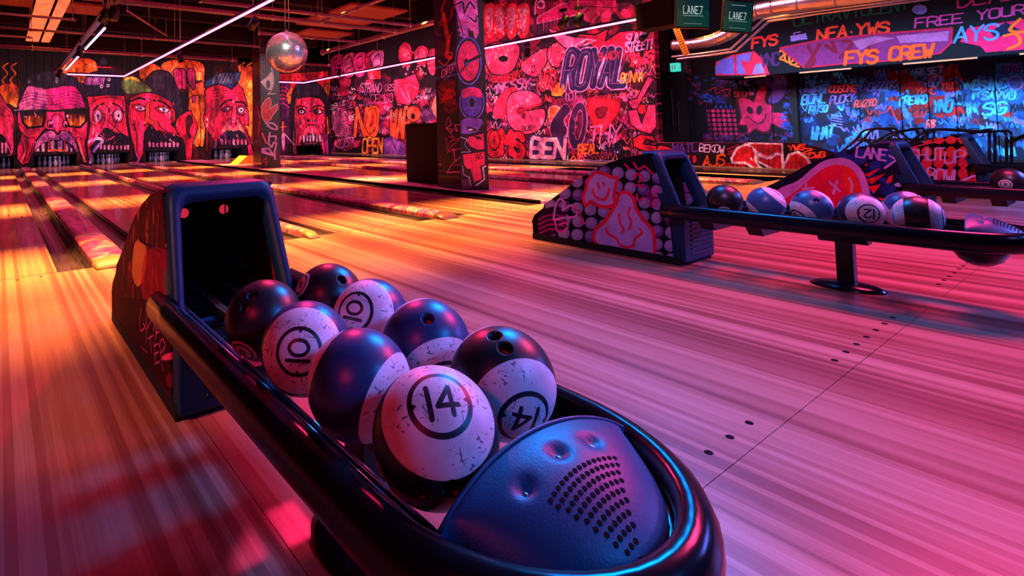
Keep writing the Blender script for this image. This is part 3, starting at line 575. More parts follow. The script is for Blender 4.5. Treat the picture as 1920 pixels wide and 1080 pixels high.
def paint_far():
    # star-shaped smiling blob, dots and tags on the dark screens beyond the low wall, then the blue stretch; plane X = 15.5
    def fm(u, v): p = onX(u, v, 15.5); return ((6.0-p[1])*110, (2.6-p[2])*110)
    s = Paint(int(15.5*110), int(2.7*110), c8(5, 8, 20), fm)
    s.view(1200, 80, 4.909)
    s.poly([(100, 60), (400, 60), (400, 900), (100, 900)], c8(6, 5, 12))
    s.text('YMSS', 155, 260, 265, 255, 60, 5, c8(120, 20, 60)); s.text('YWTA', 330, 270, 415, 270, 45, 4, c8(100, 16, 50))
    s.fill_scribbles(400, 120, 640, 300, 40, [c8(90, 14, 50), c8(50, 12, 70), c8(120, 20, 60)], 40, 5)
    s.fill_scribbles(450, 320, 900, 560, 40, [c8(30, 60, 160), c8(120, 14, 50), c8(60, 20, 90)], 60, 5); s.fill_scribbles(520, 840, 1400, 910, 30, [c8(70, 30, 120), c8(20, 70, 170), c8(130, 20, 70)], 60, 4)
    for i in range(6):
        for j in range(7): s.ell(625+i*47+(j*5), 628+j*42, 19, 17, c8(215, 24, 90) if i > 0 and j < 6 else c8(110, 14, 60), al=.95-.06*j)
    for x in range(700, 860, 45): s.ell(x, 590, 10, 18, c8(20, 80, 190))
    s.text('SML', 590, 540, 790, 555, 60, 12, c8(30, 70, 190)); s.text('AYS', 745, 370, 860, 360, 45, 7, c8(80, 60, 160)); s.text('YNC', 900, 375, 1010, 395, 50, 8, c8(225, 140, 235), None, 0, .1)
    s.line([(645, 440), (690, 410), (700, 470), (760, 440), (800, 490), (830, 430), (750, 440)], 6, c8(200, 20, 60), sm=True); s.text('SEUM', 870, 495, 1020, 490, 40, 8, c8(215, 24, 60))
    s.poly([(1060, 370), (1120, 320), (1320, 300), (1350, 420), (1300, 520), (1230, 560), (1180, 540), (1210, 440), (1160, 390)], c8(120, 80, 190), al=.85, sm=True); s.text('RESET', 1080, 355, 1320, 335, 45, 8, c8(30, 16, 60))
    s.text('W', 1010, 480, 1060, 480, 60, 7, c8(225, 150, 235))
    star = [(905, 540), (930, 510), (1000, 520), (1050, 545), (1080, 450), (1120, 405), (1165, 420), (1150, 500), (1160, 560), (1210, 580), (1220, 640), (1300, 650), (1350, 700), (1345, 770), (1290, 780), (1210, 740), (1180, 810), (1120, 815), (1060, 790), (1000, 830), (985, 760), (920, 750), (940, 680), (925, 620)]
    s.poly([(1118+(x-1118)*1.1, 640+(y-640)*1.12) for x, y in star], c8(90, 8, 24), sm=True); s.poly(star, c8(228, 28, 84), sm=True)
    s.ell(1012, 622, 26, 38, c8(60, 6, 24), rot=-.6); s.ell(1098, 622, 28, 42, c8(60, 6, 24), rot=.2); s.line([(965, 690), (1000, 685), (1060, 735), (1110, 740), (1150, 700), (1158, 660)], 8, c8(60, 6, 24), sm=True)
    s.fill_scribbles(1320, 360, 1460, 880, 30, [c8(20, 60, 150), c8(30, 90, 190)], 60, 5); s.line([(925, 850), (1000, 880), (1060, 910)], 4, c8(120, 40, 120)); s.ell(1260, 880, 50, 28, K, c8(150, 40, 130), 4)
    # blue screens, crop corner (1480, 80)
    s.view(1480, 80, 4.364)
    bl = [c8(8, 40, 110), c8(10, 60, 150), c8(20, 90, 190), c8(6, 24, 70), c8(30, 110, 205), c8(40, 8, 20), c8(100, 10, 16)]
    s.poly([(90, 120), (2600, 60), (2600, 960), (90, 960)], c8(7, 22, 56)); s.poly([(720, 380), (880, 380), (920, 700), (740, 700)], c8(18, 80, 165), al=.8); s.poly([(1350, 400), (1560, 400), (1560, 700), (1350, 700)], c8(10, 80, 150), al=.7); s.poly([(1690, 170), (2700, 120), (2700, 800), (1700, 760)], c8(18, 105, 180), al=.85)
    s.blobs(150, 250, 2500, 900, 150, bl, 90, .45); s.fill_scribbles(120, 240, 2500, 900, 330, [BL, CY, c8(20, 70, 190), c8(30, 120, 220), K, c8(5, 14, 40), c8(170, 30, 30), VI, c8(40, 90, 230)], 90, 9)
    s.fill_scribbles(850, 200, 1350, 640, 30, [c8(150, 14, 16), c8(110, 8, 14)], 110, 18)
    def tg(st, x0, y0, x1, y1, h, w, col): s.text(st, x0, y0, x1, y1, h*1.05, w+10, c8(5, 14, 40), None, 0, .2, .07, al=.6); s.rg.seed(len(st)*7+int(x0)); s.text(st, x0, y0, x1, y1, h*1.05, w*1.25, col, None, 0, .2, .07)
    tg('VETZ', 165, 430, 310, 400, 60, 10, c8(60, 120, 240)); tg('COSOME', 325, 410, 550, 395, 50, 9, c8(235, 60, 80)); tg('BONL', 100, 500, 300, 495, 70, 12, CY); tg('PUCKY', 330, 500, 530, 480, 60, 8, VI)
    tg('FATSO', 160, 575, 310, 560, 50, 10, CY); tg('RW2TD', 530, 525, 715, 515, 50, 10, c8(225, 80, 80)); tg('OZZIK', 640, 400, 870, 365, 60, 9, c8(90, 130, 250)); tg('RESET', 1030, 265, 1260, 250, 50, 8, c8(120, 150, 255))
    s.line([(1160, 325), (1110, 290), (1140, 275), (1160, 300), (1190, 270), (1200, 295), (1160, 330)], 8, c8(90, 130, 240), sm=True); tg('YOU', 1090, 362, 1220, 355, 35, 7, c8(90, 130, 240)); tg('YIUE', 1240, 390, 1360, 370, 50, 9, c8(220, 50, 60)); tg('YWYC', 1030, 430, 1200, 420, 50, 9, c8(225, 60, 70))
    tg('CRETRD', 900, 510, 1130, 490, 60, 12, CY); tg('YNO', 1170, 570, 1330, 560, 90, 13, c8(30, 120, 235)); tg('PONEK', 920, 570, 1000, 690, 60, 8, c8(70, 120, 245)); tg('WHAT', 175, 795, 360, 770, 90, 14, CY); tg('BSINC', 1500, 390, 1780, 370, 70, 16, CY); tg('SAVVO', 1570, 470, 1850, 460, 60, 12, c8(60, 150, 240)); tg('SG', 1580, 590, 1780, 570, 90, 14, CY)
    s.line([(740, 580), (800, 560), (830, 520), (860, 600), (900, 665)], 9, c8(240, 60, 90)); tg('R8', 1120, 690, 1190, 690, 55, 9, c8(235, 80, 90)); tg('STE', 1750, 250, 1900, 230, 60, 8, c8(120, 60, 160)); s.ell(1850, 330, 60, 55, c8(20, 80, 190), VI, 8, al=.5)
    for y in range(590, 690, 22): s.line([(340, y), (430, y+15)], 8, VI, sm=True)
    s.mottle(60, .3, 5, 1); s.grain(.2, 2)
    return s.image('tagged screens')

def paint_bulkhead():
    def fm(u, v): p = onX(u, v, 14.5); return ((2.6-p[1])*120, (4.3-p[2])*120)
    s = Paint(int(11.6*120), int(2.3*120), c8(12, 8, 20), fm)
    s.view(1200, 0, 2.667)
    s.poly([(370, 350), (380, 310), (460, 275), (570, 255), (620, 300), (650, 375), (380, 378)], c8(225, 34, 70), sm=False)
    s.poly([(372, 345), (400, 300), (470, 282), (470, 372), (378, 368)], c8(110, 95, 200), sm=False); s.poly([(482, 278), (558, 262), (545, 310), (500, 300), (530, 368), (485, 370)], c8(120, 100, 205)); s.poly([(560, 370), (580, 320), (606, 316), (625, 365)], c8(150, 120, 220), sm=False); s.ell(520, 330, 10, 8, c8(225, 34, 70))
    s.text('FYS', 560, 240, 690, 218, 48, 12, c8(240, 50, 45), None, 0, .1); s.text('YNC', 605, 330, 700, 320, 60, 9, c8(80, 30, 90)); s.text('2022', 700, 295, 800, 335, 42, 9, c8(255, 110, 30))
    s.text('ULTRAVIOLENT', 770, 130, 1350, 45, 55, 7, c8(10, 95, 70)); s.ell(1398, 48, 34, 22, c8(90, 100, 190), c8(150, 120, 220), 4)
    s.text('NFA', 885, 205, 1040, 180, 55, 12, c8(252, 62, 35), None, 0, .1); s.ell(1057, 160, 6, 6, c8(252, 62, 35)); s.text('YWS', 1080, 175, 1250, 160, 52, 12, c8(252, 62, 35), None, 0, .12)
    s.poly([(750, 180), (830, 165), (838, 195), (755, 208)], c8(150, 110, 200)); s.line([(770, 175), (770, 165), (800, 160)], 6, c8(150, 110, 200))
    s.poly([(700, 240), (900, 200), (1180, 170), (1560, 140), (1555, 215), (1500, 265), (1300, 300), (1000, 320), (820, 338), (760, 290)], c8(125, 32, 96), c8(205, 14, 60), 9)
    for p in ([(840, 230), (870, 300), (850, 335)], [(900, 220), (870, 270), (830, 335)], [(930, 225), (980, 260), (960, 210)], [(1010, 205), (1060, 215), (1000, 290)], [(1180, 200), (1140, 240), (1180, 270)]): s.line(p, 15, c8(120, 8, 40), sm=True)
    s.poly([(1060, 205), (1180, 180), (1280, 190), (1180, 215), (1100, 250)], c8(190, 120, 170), al=.6); s.poly([(1280, 180), (1545, 155), (1540, 205), (1300, 215)], c8(190, 110, 170), al=.7)
    s.text('FYS CREW', 1025, 325, 1470, 280, 62, 14, c8(250, 78, 18), None, 0, .12)
    s.text('FREE YOUR SOUL', 1375, 140, 2240, 30, 46, 8, c8(215, 60, 150), None, 0, .08); s.text('DEAD', 1590, 40, 1900, -10, 60, 8, c8(205, 40, 110))
    s.poly([(1600, 210), (1640, 140), (1760, 120), (1960, 90), (2200, 60), (2200, 230), (1900, 250), (1730, 262), (1700, 230)], c8(240, 22, 90), sm=False); s.poly([(1830, 110), (1900, 150), (1780, 190), (1750, 160)], c8(20, 20, 60)); s.text('AYS', 1570, 215, 1800, 190, 75, 10, c8(80, 140, 240), None, 0, .1)
    s.line([(1820, 180), (1880, 170), (1900, 215), (1840, 245)], 13, c8(255, 100, 30), sm=True); s.line([(1900, 95), (1850, 150), (1920, 160)], 13, c8(255, 100, 30), sm=True)
    s.grain(.15, 2)
    return s.image('bulkhead paint')

def paint_col1():
    # unrolled: x 0..1 of the texture = pixel 820..917, split where the two faces meet; see column_uv
    s = Paint(330, 1320, c8(10, 5, 14))          # 320 px of photograph -> x; y 0..355 px
    k = 330/100.; s.fm = lambda u, v: ((u-820)*k, v*1320/362.)
    s.view(740, 0, 5.4)
    s.poly([(420, -20), (650, -20), (650, 1100), (420, 1100)], c8(16, 6, 12))
    s.line([(560, 0), (520, 60), (540, 140), (490, 220), (600, 200), (640, 90)], 30, c8(150, 14, 22), .8, sm=True); s.line([(540, 130), (560, 300), (580, 420), (560, 560), (600, 600)], 38, c8(225, 34, 24), .85, sm=True)
    s.ell(500, 480, 60, 90, c8(80, 10, 30), al=.7); s.line([(470, 600), (540, 660), (620, 560), (560, 520), (600, 380), (620, 340)], 10, c8(240, 50, 30), sm=True); s.line([(430, 240), (470, 320), (500, 330)], 20, c8(110, 12, 30), sm=True)
    s.text('CAPER', 500, 790, 640, 730, 80, 8, c8(255, 130, 190), None, 0, .1); s.line([(520, 815), (600, 780)], 6, c8(255, 130, 190)); s.fill_scribbles(500, 840, 640, 1080, 30, [c8(190, 14, 20), c8(120, 8, 16)], 60, 9)
    s.poly([(640, -20), (930, -20), (930, 1100), (640, 1100)], c8(22, 10, 40)); s.poly([(645, -20), (905, -20), (912, 380), (880, 430), (720, 400), (650, 60)], c8(205, 88, 190))
    s.line([(655, 70), (740, 40), (750, 60), (760, 160), (800, 80), (830, 50), (880, 120)], 16, K, sm=False); s.line([(820, 210), (880, 260), (900, 200)], 16, K); s.line([(660, 110), (720, 300), (740, 400)], 12, K, sm=True); s.poly([(790, 320), (850, 350), (870, 450), (800, 420)], K); s.line([(700, 380), (760, 410)], 10, c8(200, 110, 220))
    for x, y in ((830, 120), (860, 150), (700, 270), (740, 250), (780, 260), (840, 280), (870, 300), (830, 330), (870, 370), (700, 330)): s.ell(x, y, 17, 17, c8(240, 40, 110), al=.85)
    for y in (20, 60, 100, 190, 250, 320, 380):
        for x in (665, 760, 800, 890): s.ell(x+(y % 7), y, 6, 8, c8(40, 10, 50))
    s.ell(790, 650, 140, 240, K, c8(115, 90, 225), 14); s.ell(790, 650, 118, 205, c8(240, 30, 100)); s.line([(770, 665), (930, 600)], 30, K); s.line([(775, 680), (700, 760)], 12, K); s.line([(860, 660), (930, 640)], 9, c8(115, 110, 230)); s.ell(765, 665, 26, 40, K); s.ell(772, 680, 13, 22, c8(30, 110, 210))
    for y in (510, 580, 720, 780): s.ell(762, y, 7, 9, c8(150, 10, 60)); s.ell(812, y, 7, 9, c8(150, 10, 60))
    s.view(740, 200, 6)
    s.ell(905, 0, 148, 180, K, c8(115, 90, 225), 12); s.ell(905, -5, 125, 160, c8(70, 60, 170), col2=c8(70, 50, 160)); s.poly([(790, -150), (900, -175), (1010, -150), (1020, -60), (900, -80), (800, -60)], c8(235, 34, 110), sm=True); s.ell(905, -5, 42, 60, c8(14, 12, 40), c8(150, 120, 230), 6)
    s.poly([(765, 190), (850, 150), (1020, 180), (1040, 230), (960, 330), (860, 350), (760, 350), (760, 240)], c8(95, 55, 160), K, 10, sm=False); s.poly([(830, 265), (900, 270), (955, 310), (870, 310)], K, sm=True); s.ell(880, 298, 28, 9, WH)
    s.poly([(850, 370), (1040, 340), (1045, 520), (960, 530), (870, 490), (820, 430)], c8(232, 28, 92), K, 12, sm=False); s.poly([(900, 365), (1000, 380), (1010, 415), (950, 400)], K)
    for x, y in ((875, 430), (932, 430), (932, 495), (1030, 495)): s.poly([(x-9, y+8), (x, y-10), (x+9, y+8)], c8(120, 8, 50))
    s.line([(755, 380), (830, 400), (800, 470), (870, 545), (760, 548)], 9, LV)
    s.poly([(770, 570), (1045, 540), (1045, 690), (990, 710), (1000, 850), (900, 890), (860, 740), (820, 740), (780, 690)], c8(240, 26, 72), K, 12)
    for x, y in ((880, 650), (885, 725), (940, 725), (885, 805), (940, 800)): s.ell(x, y, 7, 9, c8(120, 8, 40))
    s.text('YWS', 925, 640, 1015, 620, 60, 7, K); s.line([(765, 700), (780, 800), (845, 830), (862, 925)], 10, LV); s.line([(1050, 705), (1015, 720), (1030, 850), (925, 920)], 16, c8(190, 160, 225)); s.poly([(750, 850), (840, 840), (850, 960), (750, 960)], c8(130, 30, 90), al=.6)
    # lower left face tags
    s.poly([(480, -20), (745, -20), (745, 960), (480, 960)], c8(14, 6, 14)); s.ell(655, 30, 85, 75, c8(120, 10, 20)); s.line([(600, 20), (640, 50), (690, 10), (720, 60)], 12, K, sm=True)
    P2 = c8(245, 60, 140)
    s.line([(590, 240), (620, 150), (650, 230), (600, 270), (660, 290), (640, 320), (590, 270)], 10, P2, sm=True); s.line([(745, 240), (690, 240), (720, 310), (680, 290)], 10, P2); s.line([(640, 320), (680, 390), (620, 370)], 10, P2); s.line([(590, 380), (600, 520), (660, 470), (740, 400), (650, 420), (610, 480)], 9, P2, sm=True)
    s.line([(600, 550), (660, 520), (745, 510)], 12, P2); s.line([(670, 520), (685, 660)], 13, P2); s.line([(745, 600), (640, 700), (590, 790), (745, 760)], 11, c8(225, 70, 170)); s.line([(670, 700), (740, 685)], 8, P2); s.ell(510, 700, 12, 16, c8(200, 20, 80)); s.ell(517, 600, 8, 16, c8(60, 40, 110))
    s.mottle(60, .3, 4, 1); s.grain(.15, 3)
    return s.image('column paint')

def paint_col2():
    s = Paint(200, 1320, c8(14, 10, 16)); s.fm = lambda u, v: ((u-473)*200/55., v*1320/318.)
    s.view(440, 0, 5.4)
    rs = random.Random(2)
    for _ in range(700): x = 260+rs.random()**2*60; s.ell(x, rs.uniform(280, 820), 2, 2, c8(150, 130, 140))
    s.poly([(262, 845), (330, 800), (385, 740), (410, 760), (395, 930), (345, 925)], c8(215, 205, 215)); s.ell(352, 870, 22, 45, c8(30, 24, 34)); s.line([(380, 940), (350, 970), (430, 965)], 9, WH)
    s.line([(392, 700), (395, 720), (410, 840), (390, 920)], 14, c8(190, 185, 190), sm=True)
    s.view(440, 200, 8.308)
    s.poly([(425, 10), (500, -90), (560, -120), (590, -60), (570, 60), (690, -20), (700, 60), (500, 300), (430, 180)], c8(205, 28, 48), WH, 10, sm=False)
    for _ in range(80): s.ell(s.rg.uniform(440, 640), s.rg.uniform(-40, 240), 5, 5, c8(250, 90, 90))
    L = c8(205, 140, 225)
    s.line([(520, 320), (600, 370), (680, 380), (660, 320), (580, 280), (530, 300)], 26, L, sm=True); s.line([(560, 430), (535, 600), (580, 660)], 26, L); s.line([(540, 490), (660, 490), (660, 560)], 24, L); s.line([(430, 440), (500, 600)], 22, c8(230, 60, 130))
    s.line([(430, 680), (520, 760), (600, 760), (540, 680), (430, 680), (440, 740), (620, 790)], 28, L); s.line([(590, 650), (620, 590), (670, 600), (640, 720), (640, 850)], 26, L); s.line([(440, 860), (500, 820), (480, 950), (510, 880)], 12, c8(225, 30, 60)); s.line([(420, 900), (470, 880)], 10, c8(225, 60, 40))
    for _ in range(60): s.ell(s.rg.uniform(420, 700), s.rg.uniform(850, 960), 3, 3, c8(160, 60, 90))
    s.line([(340, 0), (370, 100), (395, 230)], 16, c8(200, 60, 110), .9, sm=True); s.line([(385, 260), (370, 480)], 34, c8(200, 80, 50), .8); s.line([(385, 500), (390, 850)], 20, c8(110, 20, 24), .8); s.line([(320, 40), (350, 200)], 10, c8(120, 60, 130))
    s.grain(.2, 2)
    return s.image('second column paint')

# side panels of the four hoods; (y, z) metres -> texels
HP = 330
def hood_surface(bg): return Paint(int(1.42*HP), int(.86*HP), bg)
def hood_fm(x0, dy):
    def f(u, v): p = onX(u, v, x0); return ((-1.40+dy-p[1])*HP, (.83-p[2])*HP)
    return f
def paint_hood(i):
    if i == 0:
        s = hood_surface(c8(70, 14, 26)); s.fm = hood_fm(.509, 0); s.view(215, 350, 4.69); r = s.rg
        for _ in range(130): x, y = r.uniform(60, 560), r.uniform(60, 1050); s.line([(x, y), (x+r.uniform(-12, 12), y+r.uniform(50, 150))], r.uniform(14, 34), r.choice([c8(150, 14, 40), c8(205, 90, 60), c8(110, 30, 70), c8(225, 130, 70), c8(190, 18, 50), c8(60, 12, 40)]), .8)
        s.poly([(175, 500), (250, 480), (280, 620), (250, 800), (200, 880), (150, 760)], c8(225, 135, 70), al=.9, sm=True); s.line([(215, 470), (300, 520), (380, 560), (440, 610)], 26, c8(30, 12, 40), sm=True); s.line([(480, 650), (520, 700), (480, 790)], 22, c8(235, 130, 30), sm=True)
        s.poly([(280, 560), (520, 620), (540, 1000), (250, 980)], c8(175, 10, 40), al=.55, sm=True)
        s.view(210, 560, 4.5)
        s.poly([(60, -20), (560, 40), (560, 900), (60, 260)], c8(44, 10, 20), al=.8)
        P = c8(255, 90, 170); s.line([(245, 80), (232, 180), (238, 270), (275, 240), (262, 210)], 11, P, sm=True)
        for p in ([(290, 150), (285, 370)], [(290, 260), (325, 190)], [(345, 160), (350, 270), (365, 170), (372, 300)], [(385, 210), (362, 340)], [(372, 240), (400, 225)], [(368, 290), (398, 280)], [(320, 310), (330, 460)], [(300, 340), (345, 310)], [(350, 370), (365, 550)], [(350, 400), (385, 380)], [(355, 470), (390, 450)], [(365, 550), (395, 530)], [(400, 390), (425, 610)]): s.line(p, 10, P)
        s.line([(395, 400), (420, 340), (445, 400), (410, 460)], 10, P, sm=True); s.poly([(420, 490), (470, 460), (530, 460), (540, 505), (430, 520)], c8(235, 60, 120), sm=True); s.line([(500, 345), (530, 420), (540, 500)], 9, c8(225, 26, 70), sm=True); s.line([(235, 400), (300, 460)], 14, c8(150, 60, 100), .7); s.ell(490, 690, 40, 60, c8(120, 8, 26), al=.8)
    elif i == 1:
        s = hood_surface(c8(14, 8, 22)); s.fm = hood_fm(3.966, 0); s.view(960, 240, 3.375)
        for j in range(8):
            for k in range(11):
                x, y = 250+k*84-(j % 2)*6, 235+j*84+k*10; s.ell(x, y, 38, 38, c8(150, 130, 185) if (j+k) % 4 else c8(110, 70, 150), al=.92); s.ell(x-8, y-8, 24, 22, c8(175, 160, 205), al=.5)
        s.poly([(160, 560), (250, 500), (330, 520), (330, 640), (200, 680)], c8(40, 10, 50), sm=True)
        for y in (560, 590, 620, 650): s.line([(170, y+20), (240, y-10), (330, y)], 14, c8(170, 30, 110), .7, sm=True)
        R1 = c8(228, 30, 62); F1 = c8(185, 150, 215)
        b = [(530, 280), (580, 290), (630, 310), (665, 320), (655, 370), (645, 440), (650, 480), (600, 500), (540, 490), (500, 465), (465, 490), (450, 440), (470, 380), (480, 330), (505, 300)]
        s.poly(b, F1, R1, 22, sm=True); s.line([(508, 390), (530, 435), (570, 455), (600, 435), (615, 390)], 15, R1, sm=True); s.line([(543, 350), (553, 385)], 14, R1); s.line([(578, 345), (585, 365)], 12, R1)
        b = [(700, 405), (735, 410), (765, 440), (785, 510), (830, 580), (890, 640), (905, 720), (900, 810), (760, 800), (560, 775), (515, 700), (525, 640), (580, 600), (620, 540), (660, 480), (675, 420)]
        s.poly(b, F1, R1, 24, sm=False); s.line([(745, 505), (735, 550), (755, 590), (742, 640)], 14, R1, sm=True); s.line([(678, 545), (685, 600), (705, 640), (695, 660)], 14, R1, sm=True)
        s.line([(595, 635), (610, 670), (660, 700), (680, 735), (720, 755), (765, 745), (780, 700), (820, 665), (810, 640)], 15, R1, sm=True)
        PP = c8(235, 80, 190); s.line([(262, 580), (275, 500), (300, 450), (330, 470), (320, 520), (370, 490), (410, 520), (400, 560), (320, 570), (265, 580)], 14, c8(215, 130, 220), sm=True); s.line([(270, 580), (290, 655), (345, 640), (350, 600), (300, 610)], 12, PP, sm=True); s.line([(385, 500), (430, 540), (440, 600), (470, 600)], 12, c8(200, 30, 110), sm=True)
        for p in ([(715, 230), (745, 260)], [(770, 220), (800, 260), (840, 240)], [(770, 310), (800, 290), (830, 320), (800, 340)], [(780, 360), (840, 370)], [(790, 420), (800, 460), (830, 440)], [(850, 250), (890, 290)]): s.line(p, 15, c8(215, 30, 90), sm=True)
        s.poly([(860, 400), (930, 380), (920, 500), (850, 480)], c8(190, 50, 130), al=.6, sm=True)
    elif i == 2:
        s = hood_surface(c8(22, 20, 44)); s.fm = hood_fm(6.744, -.73); s.view(1500, 220, 4.5)
        s.blobs(350, 250, 1000, 700, 22, [c8(28, 50, 130), c8(40, 60, 140), c8(16, 16, 50)], 70, .9)
        s.poly([(-200, 640), (0, 530), (120, 430), (230, 360), (380, 340), (490, 390), (570, 500), (600, 680), (480, 900), (-200, 900)], c8(205, 130, 205), sm=True); s.poly([(-200, 760), (0, 610), (160, 470), (260, 410), (370, 400), (460, 440), (520, 540), (540, 700), (480, 900), (-200, 900)], c8(240, 30, 60), sm=True, col2=c8(215, 24, 90))
        s.poly([(380, 420), (450, 450), (510, 560), (520, 700), (430, 700)], c8(250, 50, 30), al=.8, sm=True)
        W2 = c8(215, 150, 215)
        for p in ([(270, 545), (355, 620)], [(330, 530), (300, 640)], [(430, 510), (460, 560), (450, 620)], [(40, 600), (130, 590)], [(70, 560), (60, 640)]): s.line(p, 17, W2)
        for p in ([(560, 480), (700, 420), (600, 500)], [(580, 520), (740, 470), (620, 560)], [(590, 580), (700, 560), (640, 640)], [(720, 440), (830, 360), (760, 420)], [(760, 500), (800, 480), (790, 540), (740, 560)], [(660, 670), (820, 690), (740, 720)], [(560, 400), (590, 380), (580, 410)]): s.poly(p, c8(235, 30, 50))
        L2 = c8(200, 150, 235); s.text('LANE', 490, 330, 750, 365, 88, 15, L2, None, 0, .12, .02); s.line([(770, 320), (830, 355), (730, 425)], 16, L2); s.ell(850, 565, 38, 18, c8(190, 170, 225))
    else:
        s = hood_surface(c8(12, 8, 16)); s.fm = hood_fm(9.99, -.68); s.view(1600, 200, 4.909)
        for j in range(5):
            for k in range(7): s.ell(450+k*112, 320+j*98-12*(j == 0), 50, 52 if j else 36, c8(238, 50, 34) if j < 2 else c8(222, 30, 60)); s.line([(425+k*112, 335+j*98), (475+k*112, 300+j*98)], 8, c8(240, 90, 90), .5)
        s.poly([(880, 700), (1060, 660), (1200, 700), (1200, 720), (880, 720)], c8(215, 24, 40))
        s.line([(440, 400), (640, 350), (820, 310), (985, 290)], 12, c8(245, 50, 110)); L3 = c8(215, 140, 220)
        s.text('SHUT', 520, 500, 850, 480, 105, 14, L3, None, 0, 0, .05); s.text('UP', 840, 520, 1040, 500, 105, 14, L3, None, 0, .05, .05); s.text('BOWL', 680, 690, 1010, 700, 115, 14, L3, None, 0, .05, .05); s.line([(985, 690), (1125, 630)], 20, L3)
    s.grain(.12, 2)
    return s.image('hood paint')

def number_decal(st):
    s = Paint(512, 512, (1, 1, 1)); al = Paint(512, 512, (0, 0, 0))
    k8 = st == '8'
    for q, c in ((al, np.ones(3)),):
        q.ell(256, 256, 3, 3, c*0)
        q.line([(256+205*math.cos(t), 256+205*math.sin(t)) for t in np.linspace(0, 6.283, 64)], 34, c)
        for a in (0, math.pi): q.poly([(256+math.cos(a)*200, 226), (256+math.cos(a)*200, 286), (256+math.cos(a)*160, 256)], c)
        h = 190; w = 92*len(st) if '1' in st else 120
        if len(st) == 2:
            q.line([(178, 150), (178, 360)], 36, c)
            dg = {'4': [[(330, 350), (330, 165), (232, 290), (372, 290)]], '0': [smooth([(290, 165), (232, 210), (232, 305), (290, 350), (350, 305), (350, 210)], True)], '2': [smooth([(232, 210), (260, 168), (320, 168), (348, 210), (320, 262), (232, 348)])+[(352, 348)]]}[st[1]]
            for p in dg: q.line(list(p)+([p[0]] if st[1] == '0' else []), 34, c)
        else:
            for cy, r in ((212, 44), (304, 52)): q.line([(256+r*math.cos(t), cy+r*.95*math.sin(t)) for t in np.linspace(0, 6.3, 24)], 36, c)
    return al.image('number '+st)
# ------------------------------------------------------------------ materials in use
def bld_wood(nt, b, dark=.0, gl=.22, lane=False):
    co = N(nt, 'ShaderNodeTexCoord'); g = N(nt, 'ShaderNodeNewGeometry'); sp = N(nt, 'ShaderNodeSeparateXYZ'); nt.links.new(g.outputs['Position'], sp.inputs[0])
    def cell(wd, off):
        q = mth(nt, 'FLOOR', mth(nt, 'ADD', mth(nt, 'DIVIDE', sp.outputs[0], wd), off)); w = N(nt, 'ShaderNodeTexWhiteNoise'); w.noise_dimensions = '1D'; nt.links.new(q, w.inputs['W']); return w.outputs[0]
    v = mth(nt, 'ADD', mth(nt, 'MULTIPLY', cell(.0274, .3), .42), mth(nt, 'MULTIPLY', cell(.0822, 7.3), .52))
    sl = N(nt, 'ShaderNodeMapping'); sl.inputs['Scale'].default_value = (9, .5, 1); nt.links.new(g.outputs['Position'], sl.inputs[0])
    v = mth(nt, 'ADD', mth(nt, 'MULTIPLY', v, .85), mth(nt, 'MULTIPLY', noise(nt, sl.outputs[0], 1.0, 3, .5), .22))
    base = ramp(nt, v, [(.18, (.22, .06, .045)), (.38, (.33, .11, .075)), (.58, (.46, .20, .14)), (.78, (.54, .26, .185)), (.95, (.60, .32, .24))])
    sc = N(nt, 'ShaderNodeMapping'); sc.inputs['Scale'].default_value = (110, 2.6, 1); nt.links.new(g.outputs['Position'], sc.inputs[0])
    gr = noise(nt, sc.outputs[0], 1.0, 5, .6, .3)
    base = mix(nt, 1.0, base, ramp(nt, gr, [(.3, (.80, .76, .74)), (.6, (1, 1, 1))]), 'MULTIPLY')
    fr = mth(nt, 'FRACT', mth(nt, 'ADD', mth(nt, 'DIVIDE', sp.outputs[0], .0274), .3)); ln = mth(nt, 'LESS_THAN', fr, .05)
    base = mix(nt, mth(nt, 'MULTIPLY', ln, .14), base, (.1, .04, .03))
    nt.links.new(base, b.inputs['Base Color'])
    b.inputs['Roughness'].default_value = gl
    rg = noise(nt, mapped(nt, (3, .8, 1)), 4, 4); 
    m = N(nt, 'ShaderNodeMapRange'); m.inputs[3].default_value = gl*.8; m.inputs[4].default_value = gl*1.35; nt.links.new(rg, m.inputs[0]); nt.links.new(m.outputs[0], b.inputs['Roughness'])
    bump(nt, b, gr, .03, .002)
M = {}
M['floor'] = mat('approach boards print', build=lambda nt, b: bld_wood(nt, b, gl=.30), spec=.5)
M['lane'] = mat('lane boards print', build=lambda nt, b: bld_wood(nt, b, gl=.17), spec=.5, coat=.12)
M['black'] = mat('black plastic', (.006, .010, .016), .36, spec=.3, build=lambda nt, b: bump(nt, b, noise(nt, mapped(nt), 220, 2), .12, .002))
M['blackgloss'] = mat('black gloss plastic', (.006, .008, .012), .20, spec=.22)
M['hoodframe'] = mat('dark plastic with lamp blue', (.001, .020, .055), .45, spec=.2, build=lambda nt, b: bump(nt, b, noise(nt, mapped(nt), 300, 2), .25, .003))  # blue of the lamps put into the base colour of the dark plastic
M['cap'] = mat('black moulding with lamp blue', (.004, .055, .13), .42, spec=.35, build=lambda nt, b: bump(nt, b, noise(nt, mapped(nt), 260, 3), .18, .003))  # base colour tinted blue in place of lamp light reflecting off black plastic
M['dark'] = mat('matte black', (.007, .006, .008), .8, spec=.2)
M['darkwall'] = mat('black painted wall', (.009, .007, .010), .85, spec=.15, build=lambda nt, b: bump(nt, b, noise(nt, mapped(nt), 12, 5), .3, .01))
M['gutter'] = mat('gutter plastic', (.05, .03, .05), .22, build=lambda nt, b: nt.links.new(ramp(nt, noise(nt, mapped(nt, (6, .6, 6)), 6, 5), [(.35, (.02, .012, .02)), (.7, (.085, .05, .075))]), b.inputs['Base Color']))
